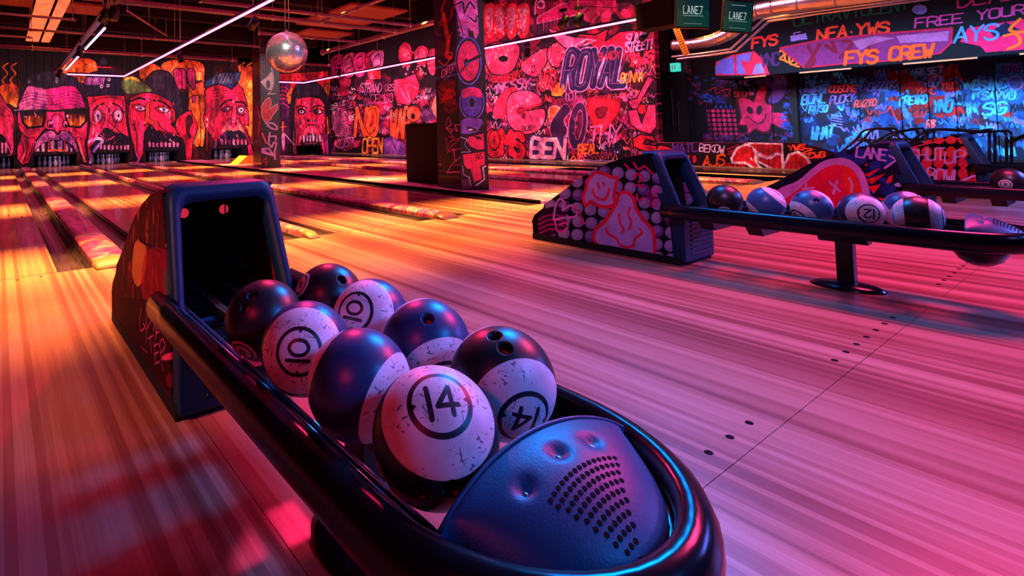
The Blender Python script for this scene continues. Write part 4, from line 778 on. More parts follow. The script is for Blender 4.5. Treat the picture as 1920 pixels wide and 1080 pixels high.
M['steel'] = mat('steel', (.45, .44, .46), .25, 1.0)
M['chrome'] = mat('bright rod', (.55, .7, .9), .26, .9)
M['pipe'] = mat('painted pipe', (.30, .20, .25), .35, .4, build=lambda nt, b: nt.links.new(ramp(nt, noise(nt, mapped(nt, (9, 9, 9)), 9, 4), [(.4, (.16, .08, .12)), (.7, (.5, .34, .42))]), b.inputs['Base Color']))
M['duct'] = mat('spiral duct steel', (.5, .45, .5), .28, 1.0, build=lambda nt, b: bump(nt, b, noise(nt, mapped(nt), 20, 3), .2, .01))
M['led'] = mat('pink led tube', (1, .3, .8), .4, emit=(1.0, .14, .58), es=8)
M['led2'] = mat('violet led tube', (.9, .6, 1), .4, emit=(.60, .38, 1.0), es=4)
M['ledtrack'] = mat('led track', (.02, .02, .04), .4)
M['orangeply'] = mat('orange plywood', (.9, .38, .06), .5, build=lambda nt, b: nt.links.new(ramp(nt, noise(nt, mapped(nt, (3, 14, 3)), 5, 4), [(.3, (.75, .26, .03)), (.7, (.98, .46, .08))]), b.inputs['Base Color']))
M['timber'] = mat('reddish chipboard', (.5, .14, .05), .7, build=lambda nt, b: nt.links.new(ramp(nt, noise(nt, mapped(nt, (5, 30, 5)), 6, 5), [(.3, (.12, .02, .01)), (.55, (.32, .07, .03)), (.75, (.6, .2, .08))]), b.inputs['Base Color']))
M['skylight'] = mat('glowing ceiling strip', (.9, .3, .2), .5, build=lambda nt, b: (nt.links.new(ramp(nt, noise(nt, mapped(nt, (2.5, 10, 1)), 1.6, 5, .6, 1.2), [(.36, (.45, .03, .02)), (.46, (.85, .12, .02)), (.54, (1, .30, .05)), (.64, (.85, .05, .25))]), b.inputs['Emission Color']), setattr(b.inputs['Emission Strength'], 'default_value', 1.1)))
M['exit'] = mat('lit exit sign', (.1, .6, .5), .5, emit=(.03, .55, .45), es=1.2)
M['white'] = mat('white paint', (.8, .8, .8), .5)
M['pin'] = mat('bowling pin white', (.30, .26, .33), .4)
M['pinred'] = mat('pin stripe', (.5, .05, .08), .4)
M['glasslens'] = mat('lamp lens', (1, .9, .7), .2, emit=(1, .62, .25), es=25)
M['mirror'] = mat('mirror tile', (.88, .86, .88), .20, .85)
M['strut'] = mat('orange perforated steel', (.95, .3, .02), .45, emit=None)
M['rail2'] = mat('orange rail', (.35, .09, .02), .6)
M['dot'] = mat('inlaid marker', (.008, .003, .006), .8, spec=.05)
def bld_cap(nt, b):
    v = mapped(nt, (1, 1, 1)); w = N(nt, 'ShaderNodeTexWave', wave_type='RINGS'); w.inputs['Scale'].default_value = 1.6; w.inputs['Distortion'].default_value = 9; w.inputs['Detail'].default_value = 3; w.inputs['Detail Scale'].default_value = 1.4
    nt.links.new(v, w.inputs['Vector']); n = noise(nt, v, 2.4, 5, .6, 1.5)
    a = ramp(nt, n, [(.32, (.06, .03, .25)), (.42, (.30, .02, .22)), (.5, (.62, .05, .20)), (.57, (.75, .25, .22)), (.66, (.16, .06, .45))])
    c = ramp(nt, w.outputs[0], [(.42, (0, 0, 0)), (.5, (1, 1, 1)), (.58, (0, 0, 0))])
    a = mix(nt, c, a, (.80, .50, .62)); nt.links.new(a, b.inputs['Base Color'])
M['divider'] = mat('swirl painted divider', rough=.2, build=bld_cap, coat=.3)
M['capend'] = mat('ochre end moulding', (.20, .14, .07), .45)
M['capend2'] = mat('dark end moulding', (.10, .04, .05), .25)
M['strip'] = mat('painted strip floor', rough=.35, build=lambda nt, b: nt.links.new(ramp(nt, noise(nt, mapped(nt), 3.5, 7, .7, 1.0), [(.35, (.30, .04, .2)), (.5, (.75, .12, .3)), (.6, (.85, .35, .5)), (.7, (.25, .08, .4))]), b.inputs['Base Color']))

# ------------------------------------------------------------------ measured layout (metres; Y runs down the lanes from the foul line)
X1, X2, X3, X4 = .735, 4.191, 6.91, 10.22
YEND = 18.2
LANES = [(-.70, .367, 0), (1.102, 2.169, 0), (2.759, 3.826, 0), (4.557, 5.624, 0), (7.09, 8.157, -.82), (8.80, 9.867, -.82), (10.80, 11.867, -.82)]
G = .235

# floor: base slab, approach panels laid with open joints
floor = tag(MB().box(-6, 19, -9.5, 21, -.30, -.13).build('floor', M['dark']), kind='structure')
def panel(x0, x1, y0, y1, z=0, m='floor'):
    return MB().box(x0+.0012, x1-.0012, y0+.0012, y1-.0012-(.006 if y1 in (0, -.82) else 0), -.13, z).build('approach_panel', M[m], floor)
cols = [(-6, -2.9), (-2.9, .58), (.89, 4.036), (4.346, 7.0), (7.0, 10.06), (10.37, 13.7), (13.7, 19)]
for x0, x1 in cols:
    ft = 0 if x1 <= 7.0 else (-.82 if x1 < 13.7 else 3.9)
    panel(x0, x1, -4.05, ft); panel(x0, x1, -9.5, -4.05)
for c, ft in ((X1, 0), (X2, 0), (10.215, -.82)):
    panel(c-.155, c+.155, -3.12, ft); panel(c-.155, c+.155, -9.5, -3.12)
# inlaid markers on the approach: seven per lane
for li, (x0, x1, f) in enumerate(LANES):
    c = (x0+x1)/2
    for yy in (-3.98, -.05-.02):
        for k in range(-3, 4):
            x = c+k*.1405
            if f and yy > -1: continue
            MB().lathe([(.0125, 0), (.0125, .0012), (0.0, .0013)], 14, smooth=False).build('marker_dot', M['dot'], floor, loc=(x, yy+f, .0002))

# lanes: bed, gutters, arrows
names = ['leftmost bowling lane, cut by the left edge of the photo', 'second bowling lane from the left, ending under the head in square glasses', 'third lane from the left, behind the front ball return',
         'fourth lane from the left, running to the head with the green cap', 'bowling lane just beyond the two graffiti columns', 'second bowling lane beyond the columns', 'last bowling lane, right beside the graffiti side wall']
def gutter(x0, x1, f, par):
    n = 10; top = []; 
    for k in range(n+1):
        t = math.pi*k/n; top.append(((x0+x1)/2-math.cos(t)*(x1-x0)/2*.96, -.008-math.sin(t)*.072))
    pol = [(x0, -.004)]+top+[(x1, -.004), (x1, -.125), (x0, -.125)]
    o = MB().prism(pol, 1, f, YEND+.06).build('gutter', M['gutter'], par); return o
for i, (x0, x1, f) in enumerate(LANES):
    r = empty('bowling_lane', ((x0+x1)/2, f, 0), names[i], 'lane', 'lanes of the bowling hall'); bpy.context.view_layer.update()
    inv = Matrix.Translation((-(x0+x1)/2, -f, 0))
    def ch(o): o.matrix_parent_inverse = inv; return o
    ch(MB().box(x0+.002, x1-.002, f+.004, YEND+.06, -.125, 0).build('lane_bed', M['lane'], r))
    ch(gutter(x0-G+.002, x0-.001, f+.004, r)); ch(gutter(x1+.001, x1+G-.002, f+.004, r))
    c = (x0+x1)/2
    for k in range(-3, 4):
        y = f+4.80-abs(k)*.34; x = c+k*.137
        ch(MB().prism([(x-.016, y-.06), (x+.016, y-.06), (x, y+.06)], 2, -.001, .0012).build('arrow_marker', M['dot'], r))
MB().box(-1.2, 12.9, YEND+.062, 20.0, -.13, 0).build('pin_deck', M['lane'], floor)
# dividers between lanes
def divider(x0, x1, f, label, m='divider', e='capend', h=.065):
    r = empty('lane_divider', ((x0+x1)/2, f, 0), label, 'lane divider', 'raised dividers between gutters'); inv = Matrix.Translation((-(x0+x1)/2, -f, 0))
    w = x1-x0; pr = [(x0, -.125), (x0, h*.55)]+[(x0+w*t, h*(.62+.38*math.sin(math.pi*t)**.5)) for t in (.06, .2, .5, .8, .94)]+[(x1, h*.55), (x1, -.125)]
    o = MB().prism(pr, 1, f+.04, YEND).build('divider_top', M[m], r, bevel=.006); o.matrix_parent_inverse = inv
    L = .13 if w < .35 else .05
    vs = [(p[0], f+.038, p[1]) for p in pr]+[(x0+(p[0]-x0)*.92+.04*w, f-L, -.0 if p[1] > 0 else -.004) for p in pr]
    vs2 = [(p[0], f+.038, p[1]) for p in pr]; mid = [(p[0], f-.02, p[1]*.93 if p[1] > 0 else -.004) for p in pr]; end = [(x0+(p[0]-x0)*.94+.03*w, f-L, max(.002, p[1]*.28) if p[1] > 0 else -.004) for p in pr]
    n = len(pr); mb = MB(); mb.add(vs2+mid+end, [tuple(range(n))[::-1], tuple(2*n+k for k in range(n))]+[(a*n+k, a*n+(k+1) % n, (a+1)*n+(k+1) % n, (a+1)*n+k) for a in (0, 1) for k in range(n)], True)
    o = mb.build('end_cap', M[e], r); o.matrix_parent_inverse = inv
    for sx in (.12, .88):
        o = MB().lathe([(.006, 0), (.005, .003)], 10, smooth=False).build('screw', M['steel'], r, loc=(x0+w*sx, f-.01, h*.7)); o.matrix_parent_inverse = inv
divider(.602, .867, 0, 'wide divider with swirling paint, its ochre end left of the front ball return')
divider(2.404, 2.524, 0, 'narrow divider with a rounded ochre tip, right of the front ball return hood')
divider(4.063, 4.320, 0, 'purple and pink painted divider with a dark curved tip, left of the column', e='capend2')
divider(8.395, 8.565, -.82, 'divider with a dark tip just left of the balls of the second ball return', e='capend2')
divider(10.105, 10.56, -.82, 'divider with a dark pointed tip in front of the low red graffiti wall', e='capend2')
divider(-1.20, -.937, 0, 'divider left of the leftmost lane')
st = tag(MB().box(5.862, 6.85, .0, YEND, -.125, .028).build('trim_1', M['strip']), kind='structure')
o = MB().box(5.862, 5.885, -.0, YEND, -.12, .05).build('edge_rail', M['blackgloss'], st)
o = MB().prism([(5.87, -.11), (6.85, 0.0), (6.85, -.02), (5.87, -.12)], 2, 0, .03).build('front_edge', M['blackgloss'], st)
tag(MB().box(12.105, 13.06, -.82, YEND, -.125, .05).build('trim_2', M['blackgloss']), kind='structure')
tag(MB().box(12.95, 13.07, -.82, YEND, .05, .075).build('trim_3', M['capend']), kind='structure')
tag(MB().box(-6, -1.22, .0, YEND, -.125, .01).build('trim_4', M['strip']), kind='structure')

# ------------------------------------------------------------------ back wall: painted boards above the pin openings
im_back = paint_back(); M['back'] = painted('mural on boards', im_back, .75, spec=.15)
wall_back = tag(MB().box(-6, 19, 20.6, 20.8, -.3, 6.1).build('wall_back', M['darkwall']), kind='structure')
OPEN = []
for a, b in ((-20, 25), (64, 145), (171, 240), (275, 333), (398, 455), (488, 520), (556, 604)):
    OPEN.append((onY(a, 300, Y_BACK)[0], onY(b, 300, Y_BACK)[0]))
bw = .262; x = BX0+.02; k = 0; rg = random.Random(4)
uvb = lambda c: ((c[0]-BX0)/(BX1-BX0), c[2]/BZ1)
while x < 13.0:
    xa, xb = x, min(x+bw, 13.06); cx = (xa+xb)/2
    op = any(a < cx < b for a, b in OPEN); j = rg.uniform(0, .008)
    MB().box(xa+.004, xb-.004, Y_BACK+j, Y_BACK+.03+j, .47 if op else -.1, 4.25).build('mural_board', M['back'], wall_back, uv=uvb, bevel=.004, seg=1)
    x += bw
for a, b in OPEN:   # sill over each opening
    MB().box(a, b, Y_BACK-.02, Y_BACK+.05, .44, .475).build('opening_rail', M['blackgloss'], wall_back)
for a, b in zip(OPEN, OPEN[1:]):   # partitions between pin decks
    m_ = (a[1]+b[0])/2; w_ = max(.04, (b[0]-a[1])/2-.02); MB().box(m_-w_, m_+w_, Y_BACK+.08, 20.5, -.1, .9).build('kickback', M['dark'], wall_back)
MB().box(-6, 13.06, 19.9, 19.93, -.1, 1.2).build('pit_curtain', M['dark'], wall_back)

# ------------------------------------------------------------------ right wall with its low continuation
im_r = paint_right(); M['right'] = painted('mural on plaster', im_r, .75, spec=.15)
uvr = lambda c: ((RY1-c[1])/(RY1-RY0), c[2]/RZ1)
wr = tag(MB().box(X_WALL, X_WALL+.2, 2.28, 20.6, -.1, 6.0).build('wall_right', M['right'], uv=uvr), kind='structure')
lw = tag(MB().prism([(2.28, -.1), (2.28, .60), (-.55, .60), (-1.05, .44), (-1.65, .20), (-1.65, -.1)], 0, X_WALL, X_WALL+.12).build('trim_5', M['right'], uv=uvr), kind='structure')
for y in np.arange(2.0, -1.4, -.31): MB().box(X_WALL-.004, X_WALL, y-.155, y+.147, .06, .57 if y > -.6 else .30).build('plank', M['right'], lw, uv=uvr)
# dark screens and tagged panels beyond
im_f = paint_far(); M['far'] = painted('tagged panels', im_f, .6, spec=.2)
uvf = lambda c: ((6.0-c[1])/15.5, (c[2])/2.6*(2.6/2.7)+.1/2.7)
wf = tag(MB().box(15.62, 15.8, -9.5, 6.0, -.1, 6.0).build('wall_east', M['darkwall']), kind='structure')
ys = [6.0, 3.62, 3.55, 2.62]+[float(onX(u, 200, 15.5)[1]) for u in (1300, 1375, 1447, 1492)]
cuts = [float(onX(u, 200, 15.5)[1]) for u in (1300, 1375, 1447, 1492, 1612, 1690, 1742, 1793, 1868, 1925)]+[-4.6, -5.8, -7.0, -8.2, -9.4]
for a, b in zip(cuts, cuts[1:]):
    MB().box(15.5, 15.54, b+.006, a-.006, .0, 2.36).build('tagged_panel', M['far'], wf, uv=uvf, bevel=.004, seg=1)
MB().box(15.38, 15.56, cuts[3]-.07, cuts[3]+.05, 0, 2.4).build('post', M['dark'], wf)
MB().box(15.5, 15.56, cuts[0], 6.0, 0, 4.2).build('dark_panel', M['far'], wf, uv=uvf)
d1 = tag(MB().box(15.42, 15.48, 2.72, 3.62, 0, 2.42).build('door_1', M['darkwall']), kind='structure')
MB().box(15.36, 15.385, 3.09, 3.12, 1.0, 2.0).build('door_handle', M['steel'], d1, bevel=.006); MB().box(15.36, 15.385, 2.93, 2.96, .8, 1.7).build('door_handle', M['steel'], d1, bevel=.006)
# bulkhead with paint
im_b = paint_bulkhead(); M['bulk'] = painted('bulkhead paint', im_b, .8, spec=.1, dim=.6)
uvk = lambda c: ((2.6-c[1])/11.6, (c[2]-2.0)/2.3)
bk = MB().box(14.5, 15.6, -9.0, 1.55, 2.12, 6.0).build('trim_6', M['bulk'], uv=uvk); tag(bk, kind='structure')
for y0, y1, m_ in ((-.2, -1.1, 'rail2'), (-1.9, -2.9, 'rail2'), (.9, .45, 'rail2'), (-3.4, -4.2, 'rail2')):
    MB().box(14.46, 14.5, min(y0, y1), max(y0, y1), 2.085, 2.115).build('perforated_rail', M[m_], bk)
# enclosure
tag(MB().box(-6, -5.8, -9.5, 20.8, -.3, 6.0).build('wall_left', M['darkwall']), kind='structure')
tag(MB().box(-6, 19, -9.7, -9.5, -.3, 6.0).build('wall_front', M['darkwall']), kind='structure')
tag(MB().box(-6, 19, -9.7, 20.8, 6.0, 6.1).build('ceiling', M['darkwall']), kind='structure')

# ------------------------------------------------------------------ the two columns (footprints read off their base corners)
im1 = paint_col1(); M['col1'] = painted('column paint', im1, .45, coat=.2)
c1f = [(6.187, 2.427), (6.134, 1.798), (6.436, 1.475), (6.70, 1.80), (6.72, 2.43)]
def colmesh(fp, split, im, u0, u1, name, label):
    mb = MB().prism(fp, 2, .028, 6.0); o = mb.build(name, M[im]); me = o.data; l = me.uv_layers.new(name='uv')
    us = [0.0, split, 1.0, 1.0, 0.0]
    ku = {tuple(round(q, 3) for q in p): u for p, u in zip(fp, us)}
    def Z2v(x, y, z):
        # height -> fraction of the unrolled picture
        d = np.array([x, y, z])-CAMP; dd = d@FW; return (PCY-F*(d@UP)/dd)
    for lp in me.loops:
        c = me.vertices[lp.vertex_index].co; u = ku[(round(c.x, 3), round(c.y, 3))]
        vv = (c.z-.03)/(4.3-.03)
        l.data[lp.index].uv = (u, vv)
    return tag(o, label, 'column')
def z_top(x, y, vpx):   # height at which the sight line through row vpx passes this plan point
    lo, hi = 0, 6
    for _ in range(40):
        m_ = (lo+hi)/2; d = np.array([x, y, m_])-CAMP
        if PCY-F*(d@UP)/(d@FW) > vpx: lo = m_
        else: hi = m_
    return lo
def column(name, fp, split, mname, ztop_img, label):
    # the part of the column inside the photograph carries the picture, evenly in height
    r = empty(name, (fp[1][0], fp[1][1], .028), label, 'column'); inv = Matrix.Translation((-fp[1][0], -fp[1][1], -.028))
    o = MB().prism(fp, 2, .028, 6.0).build('shaft', M[mname], r); o.matrix_parent_inverse = inv
    me = o.data; l = me.uv_layers.new(name='uv'); us = [0.0, split, 1.0, 1.3, 1.6]
    for p in me.polygons:
        for li in p.loop_indices:
            c = me.vertices[me.loops[li].vertex_index].co; k = min(range(len(fp)), key=lambda q: (fp[q][0]-c.x)**2+(fp[q][1]-c.y)**2)
            l.data[li].uv = (us[k], (c.z-.028)/(ztop_img-.028))
    return o
column('painted_column', c1f, .44, 'col1', z_top(6.134, 1.798, 0)+.03, 'black square column with tall pink and blue bubble lettering down its right face')
im2 = paint_col2(); M['col2'] = painted('second column paint', im2, .45, coat=.2)
c2f = [(6.427, 11.45), (6.273, 10.443), (6.754, 10.169), (6.95, 10.8), (6.95, 11.45)]
column('painted_column', c2f, .30, 'col2', z_top(6.273, 10.443, 0), 'black column with white and violet tags behind the mirror ball')
# ------------------------------------------------------------------ ball return: built once, copied three times
HOODIM = [paint_hood(i) for i in range(4)]
HM = [painted('hood paint %d' % i, HOODIM[i], .8, spec=.08) for i in range(4)]
GH = 1.40   # uv origin in y (negative)
HW = .225
PROF = [(-1.475, .0), (-1.47, .16), (-1.50, .215), (-1.60, .285), (-1.615, .325), (-1.70, .375), (-1.95, .545), (-2.10, .635), (-2.255, .705), (-2.40, .752), (-2.56, .785)]
def yface(z): return -2.655-(.80-z)*.40 if z > .38 else -2.823
def ball_return(cx, dy, mi, label):
    r = empty('ball_return', (cx, -2.6+dy, 0), label, 'ball return', 'ball returns on the approach')
    uv = lambda c: ((-1.40-(c[1]-2.6))/1.4182, (c[2]+.83-.8576*1.0+.0)/.8576)
    uvh = lambda c: ((-1.40-c[1])/1.4182, (c[2]-(.83-.8576+.0))/.8576)
    def B(mb, name, m, par=r, **k):
        o = mb.build(name, m, par, **k); return o
    def sh(mb): mb.v = [(a, b+2.6, c) for a, b, c in mb.v]; return mb
    uvs = lambda c: uvh((c[0], c[1]-2.6, c[2]))
    side = [(-1.478, .055)]+PROF[1:]+[(-2.60, .79), (-2.66, .62), (-2.72, .42), (-2.74, .055)]
    for s_ in (-1, 1):
        a, b = sorted((s_*HW, s_*(HW-.015)))
        mb = MB().prism(side, 0, a, b); B(sh(mb), 'side_panel', HM[mi], uv=uvs, bevel=.004)
    # seams pressed into the near side
    # top shell follows the side profile
    mb = MB(); P = PROF[1:]+[(-2.62, .792)]
    for (ya, za), (yb, zb) in zip(P, P[1:]):
        n = len(mb.v); d = Vector((yb-ya, zb-za)).normalized()*.012; nx, nz = -d.y, d.x
        if nz < 0: nx, nz = -nx, -nz
    n = len(P); vs = [(-HW+.002, y, z+.004) for y, z in P]+[(HW-.002, y, z+.004) for y, z in P]+[(-HW+.002, y+.004, z-.012) for y, z in P]+[(HW-.002, y+.004, z-.012) for y, z in P]
    fs = [(i, i+1, n+i+1, n+i) for i in range(n-1)]+[(2*n+i, 3*n+i, 3*n+i+1, 2*n+i+1) for i in range(n-1)]
    fs += [(i, 2*n+i, 2*n+i+1, i+1) for i in range(n-1)]+[(n+i, n+i+1, 3*n+i+1, 3*n+i) for i in range(n-1)]+[(0, n, 3*n, 2*n), (n-1, 3*n-1, 4*n-1, 2*n-1)]
    mb.add(vs, fs, True); B(sh(mb), 'top_shell', HM[mi], uv=uvs)
    B(sh(MB().box(-HW, HW, -2.80, -1.47, 0, .055)), 'plinth', M['dark'], bevel=.006)
    # moulded front frame: outer and inner rounded loops in the sloping face, deep enough to wrap the sides
    def loop(hx0, z0, hx1, z1, rad, n=5):
        pts = []
        for cx_, cz_, a0, hx in ((1, 1, 0, hx1), (-1, 1, 90, hx1), (-1, -1, 180, hx0), (1, -1, 270, hx0)):
            zz = z1 if cz_ > 0 else z0
            for k in range(n+1):
                a = math.radians(a0+90*k/n); pts.append((cx_*(hx-rad)+rad*math.cos(a), (zz-cz_*rad)+rad*math.sin(a)))
        return pts
    out = loop(HW+.006, .325, HW-.012, .808, .055); mid = loop(HW-.006, .335, HW-.024, .796, .055); inn = loop(HW-.030, .345, HW-.050, .745, .05); n = len(out)
    def yy(z): return -2.655-(.80-z)*.40
    vs = []
    for lp, off in ((out, .13), (out, .018), (mid, 0), (inn, .004), (inn, .10)):
        vs += [(x_, yy(z_)+off, z_) for x_, z_ in lp]
    fs = [(a*n+k, a*n+(k+1) % n, (a+1)*n+(k+1) % n, (a+1)*n+k) for a in range(4) for k in range(n)]
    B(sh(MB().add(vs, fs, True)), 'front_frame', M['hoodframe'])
    # lower front with louvres
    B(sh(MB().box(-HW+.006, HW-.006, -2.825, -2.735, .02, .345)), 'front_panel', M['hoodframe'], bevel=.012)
    for k in range(8): B(sh(MB().box(-HW+.10, HW-.03, -2.833, -2.822, .07+k*.032, .082+k*.032)), 'louvre', M['black'], bevel=.003, seg=1)
    # dark throat behind the opening
    lin = [(-2.64, .36), (-2.60, .772)]+[(y_, z_-.016) for y_, z_ in reversed(PROF[4:-1])]+[(-1.72, .30), (-2.64, .28)]
    th = MB().prism(lin, 0, -HW+.017, -HW+.023); th.prism(lin, 0, HW-.023, HW-.017); th.box(-HW+.02, HW-.02, -1.75, -1.72, .28, .36); th.box(-HW+.02, HW-.02, -2.75, -1.75, .28, .295)
    Q = [(y_, z_-.018) for y_, z_ in PROF[4:]]+[(-2.61, .770)]; nq = len(Q)
    th.add([(-HW+.018, y_, z_) for y_, z_ in Q]+[(HW-.018, y_, z_) for y_, z_ in Q], [(i, i+1, nq+i+1, nq+i) for i in range(nq-1)])
    B(sh(th), 'throat', M['dark'])
    for sx in (-.06, .12): B(MB().lathe([(.0, 0), (.022, .001), (.022, .004), (.0, .006)], 16), 'red_reflector', REFL, loc=(sx, .30, .655)).rotation_euler = (math.radians(90), 0, 0)
    B(sh(MB().tube([(-.165, -2.36, .70), (.10, -2.36, .715), (.108, -2.36, .70), (.108, -2.34, .50)], .003, 6)), 'wire', M['steel'])
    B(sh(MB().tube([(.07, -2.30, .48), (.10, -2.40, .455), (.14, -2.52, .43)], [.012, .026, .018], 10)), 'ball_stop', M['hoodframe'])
    B(sh(MB().tube([(-.12, -2.35, .68), (-.15, -2.3, .6), (-.165, -2.28, .48)], .008, 8)), 'belt', M['timber'])
    # four bright-edged tracks
    for tx in (-.178, -.062, .060, .178):
        mb = MB().box(tx-.012, tx+.012, -4.22, -2.0, .335, .366); o = B(sh(mb), 'track', M['blackgloss'], bevel=.004)
        for e in (-.0085, .0085): B(sh(MB().tube([(tx+e, -4.22, .3675), (tx+e, -2.0, .3675)], .0048, 8)), 'track_rod', M['chrome'], o)
    # outer rail: one band round both sides and the nose
    path = [(-.263, -2.70, 0)]+[(-.263, -2.9-.1*k, 0) for k in range(12)]
    for k in range(0, 25):
        t = math.pi*k/24; path.append((-.263*math.cos(t), -4.09-.345*math.sin(t)**.92, 0))
    path += [(.263, -4.0+.1*k, 0) for k in range(12)]+[(.263, -2.70, 0)]
    prof = [(-.026, .345), (-.012, .335), (.016, .338), (.030, .352), (.036, .375), (.034, .402), (.024, .424), (.008, .436), (-.010, .437), (-.022, .428), (-.027, .410)]
    B(sh(MB().sweep(path, prof)), 'rail', M['blackgloss'])
    # inner ledge just inside the rail
    B(sh(MB().sweep([(x_*.87, y_+(.0 if y_ > -4.09 else .03), 0) for x_, y_, _ in path], [(-.010, .362), (.008, .362), (.010, .398), (-.008, .400)])), 'inner_ledge', M['blackgloss'])
    # cross members below the tracks
    for yb in (-2.98, -3.27):
        B(sh(MB().prism([(-.245, .338), (-.19, .275), (.19, .275), (.245, .338)], 1, yb-.045, yb+.045)), 'cross_member', M['black'], bevel=.006)
    # end cap: low dome with three dimples and a fan of vent holes
    nx, ny = 44, 40; vs = []; fs = []; idx = {}
    DIM = [(-.100, -4.268), (-.008, -4.256), (.070, -4.262)]
    def front_edge(x_): return -4.205-.35*x_*x_
    for i in range(nx+1):
        x_ = -.232+.464*i/nx
        yb = -4.09-.31*math.sqrt(max(0, 1-(x_/.236)**2)); yf = front_edge(x_)
        for j in range(ny+1):
            t = j/ny; y_ = yf+(min(yb, yf-.004)-yf)*t
            e = max(0, 1-(x_/.25)**2); z_ = .405+.088*e**.7*(math.sin(math.pi*min(1, .5+.5*t))**.75)*(1 if t > 0 else 1)
            z_ += .012*math.exp(-(t/.06)**2)*0
            for dx, dyy in DIM:
                q = math.hypot(x_-dx, y_-dyy); z_ -= .012*math.exp(-(q/.013)**2)
            idx[i, j] = len(vs); vs.append((x_, y_, z_))
    for i in range(nx):
        for j in range(ny): fs.append((idx[i, j], idx[i, j+1], idx[i+1, j+1], idx[i+1, j]))
    nb = len(vs); rim = [idx[i, 0] for i in range(nx+1)]
    for q in rim: vs.append((vs[q][0]*.99, vs[q][1]+.012, .335))
    for i in range(nx): fs.append((rim[i], rim[i+1], nb+i+1, nb+i))
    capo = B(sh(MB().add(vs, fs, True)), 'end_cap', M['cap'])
    def capz(x_, y_):
        yf = front_edge(x_); yb = -4.09-.31*math.sqrt(max(0, 1-(x_/.236)**2)); t = (y_-yf)/(min(yb, yf-.004)-yf)
        return .405+.088*max(0, 1-(x_/.25)**2)**.7*(math.sin(math.pi*min(1, .5+.5*t))**.75)
    hole = None; rows = 10
    for a in range(rows):
        nb_ = 15-int(a*1.55)
        for b_ in range(nb_):
            hx = (b_-(nb_-1)/2)*.0115-.004-.0022*a; hy = -4.292-.0115*a-1.2*hx*hx+.0025*(b_ % 2)*0
            z = capz(hx, hy)
            if hole is None: hole = B(MB().lathe([(.0, .0006), (.0042, .0006), (.0046, 0)], 8, smooth=False), 'vent_hole', M['dot'], capo, loc=(hx, hy+2.6, z)); h = hole
            else: h = hole.copy(); COL.objects.link(h); h.parent = capo; h.location = (hx, hy+2.6, z)
            h.rotation_euler = (0.15+.05*a, .25*hx/.1, 0)
    for dx, dyy in DIM: B(MB().lathe([(.0, .002), (.004, .002), (.0055, 0)], 12), 'screw', M['steel'], capo, loc=(dx, dyy+2.6, capz(dx, dyy)-.0115))
    # side fold of the cap towards the balls
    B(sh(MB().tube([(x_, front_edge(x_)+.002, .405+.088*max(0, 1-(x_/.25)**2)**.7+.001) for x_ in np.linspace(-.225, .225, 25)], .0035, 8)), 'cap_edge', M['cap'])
    # blower housing under the nose
    B(MB().lathe([(.0, .235), (.05, .238), (.10, .262), (.128, .30), (.135, .345), (.0, .346)], 28, sx=1, sy=.80), 'blower_housing', M['black'], loc=(0, -4.235+2.6, 0))
    # post and foot
    B(sh(MB().box(-.034, .034, -3.715, -3.63, .02, .30)), 'post', M['black'], bevel=.006)
    B(sh(MB().prism([(-.08, .34), (.08, .34), (.035, .27), (-.035, .27)], 1, -3.79, -3.55)), 'post_bracket', M['black'], bevel=.004)
    B(MB().lathe([(1, 0), (1.0, .006), (.82, .022), (.45, .034), (.0, .036)], 32, sx=.115, sy=.185), 'foot', M['blackgloss'], loc=(0, -3.67+2.6, 0))
    return r
REFL = mat('red reflector', (.6, .02, .05), .3, emit=(.9, .03, .08), es=.6)
BR = [(X1, 0, 0, 'nearest ball return in the foreground, loaded with eight bowling balls'),
      (X2, 0, 1, 'ball return whose hood shows smiling red-outlined blobs, in the middle distance'),
      (X3, -.73, 2, 'ball return with a red blob face on its hood, behind the middle one'),
      (X4, -.68, 3, 'farthest ball return at right, its hood covered with orange discs and lilac lettering')]
for cx, dy, mi, lab in BR: ball_return(cx, dy, mi, lab)

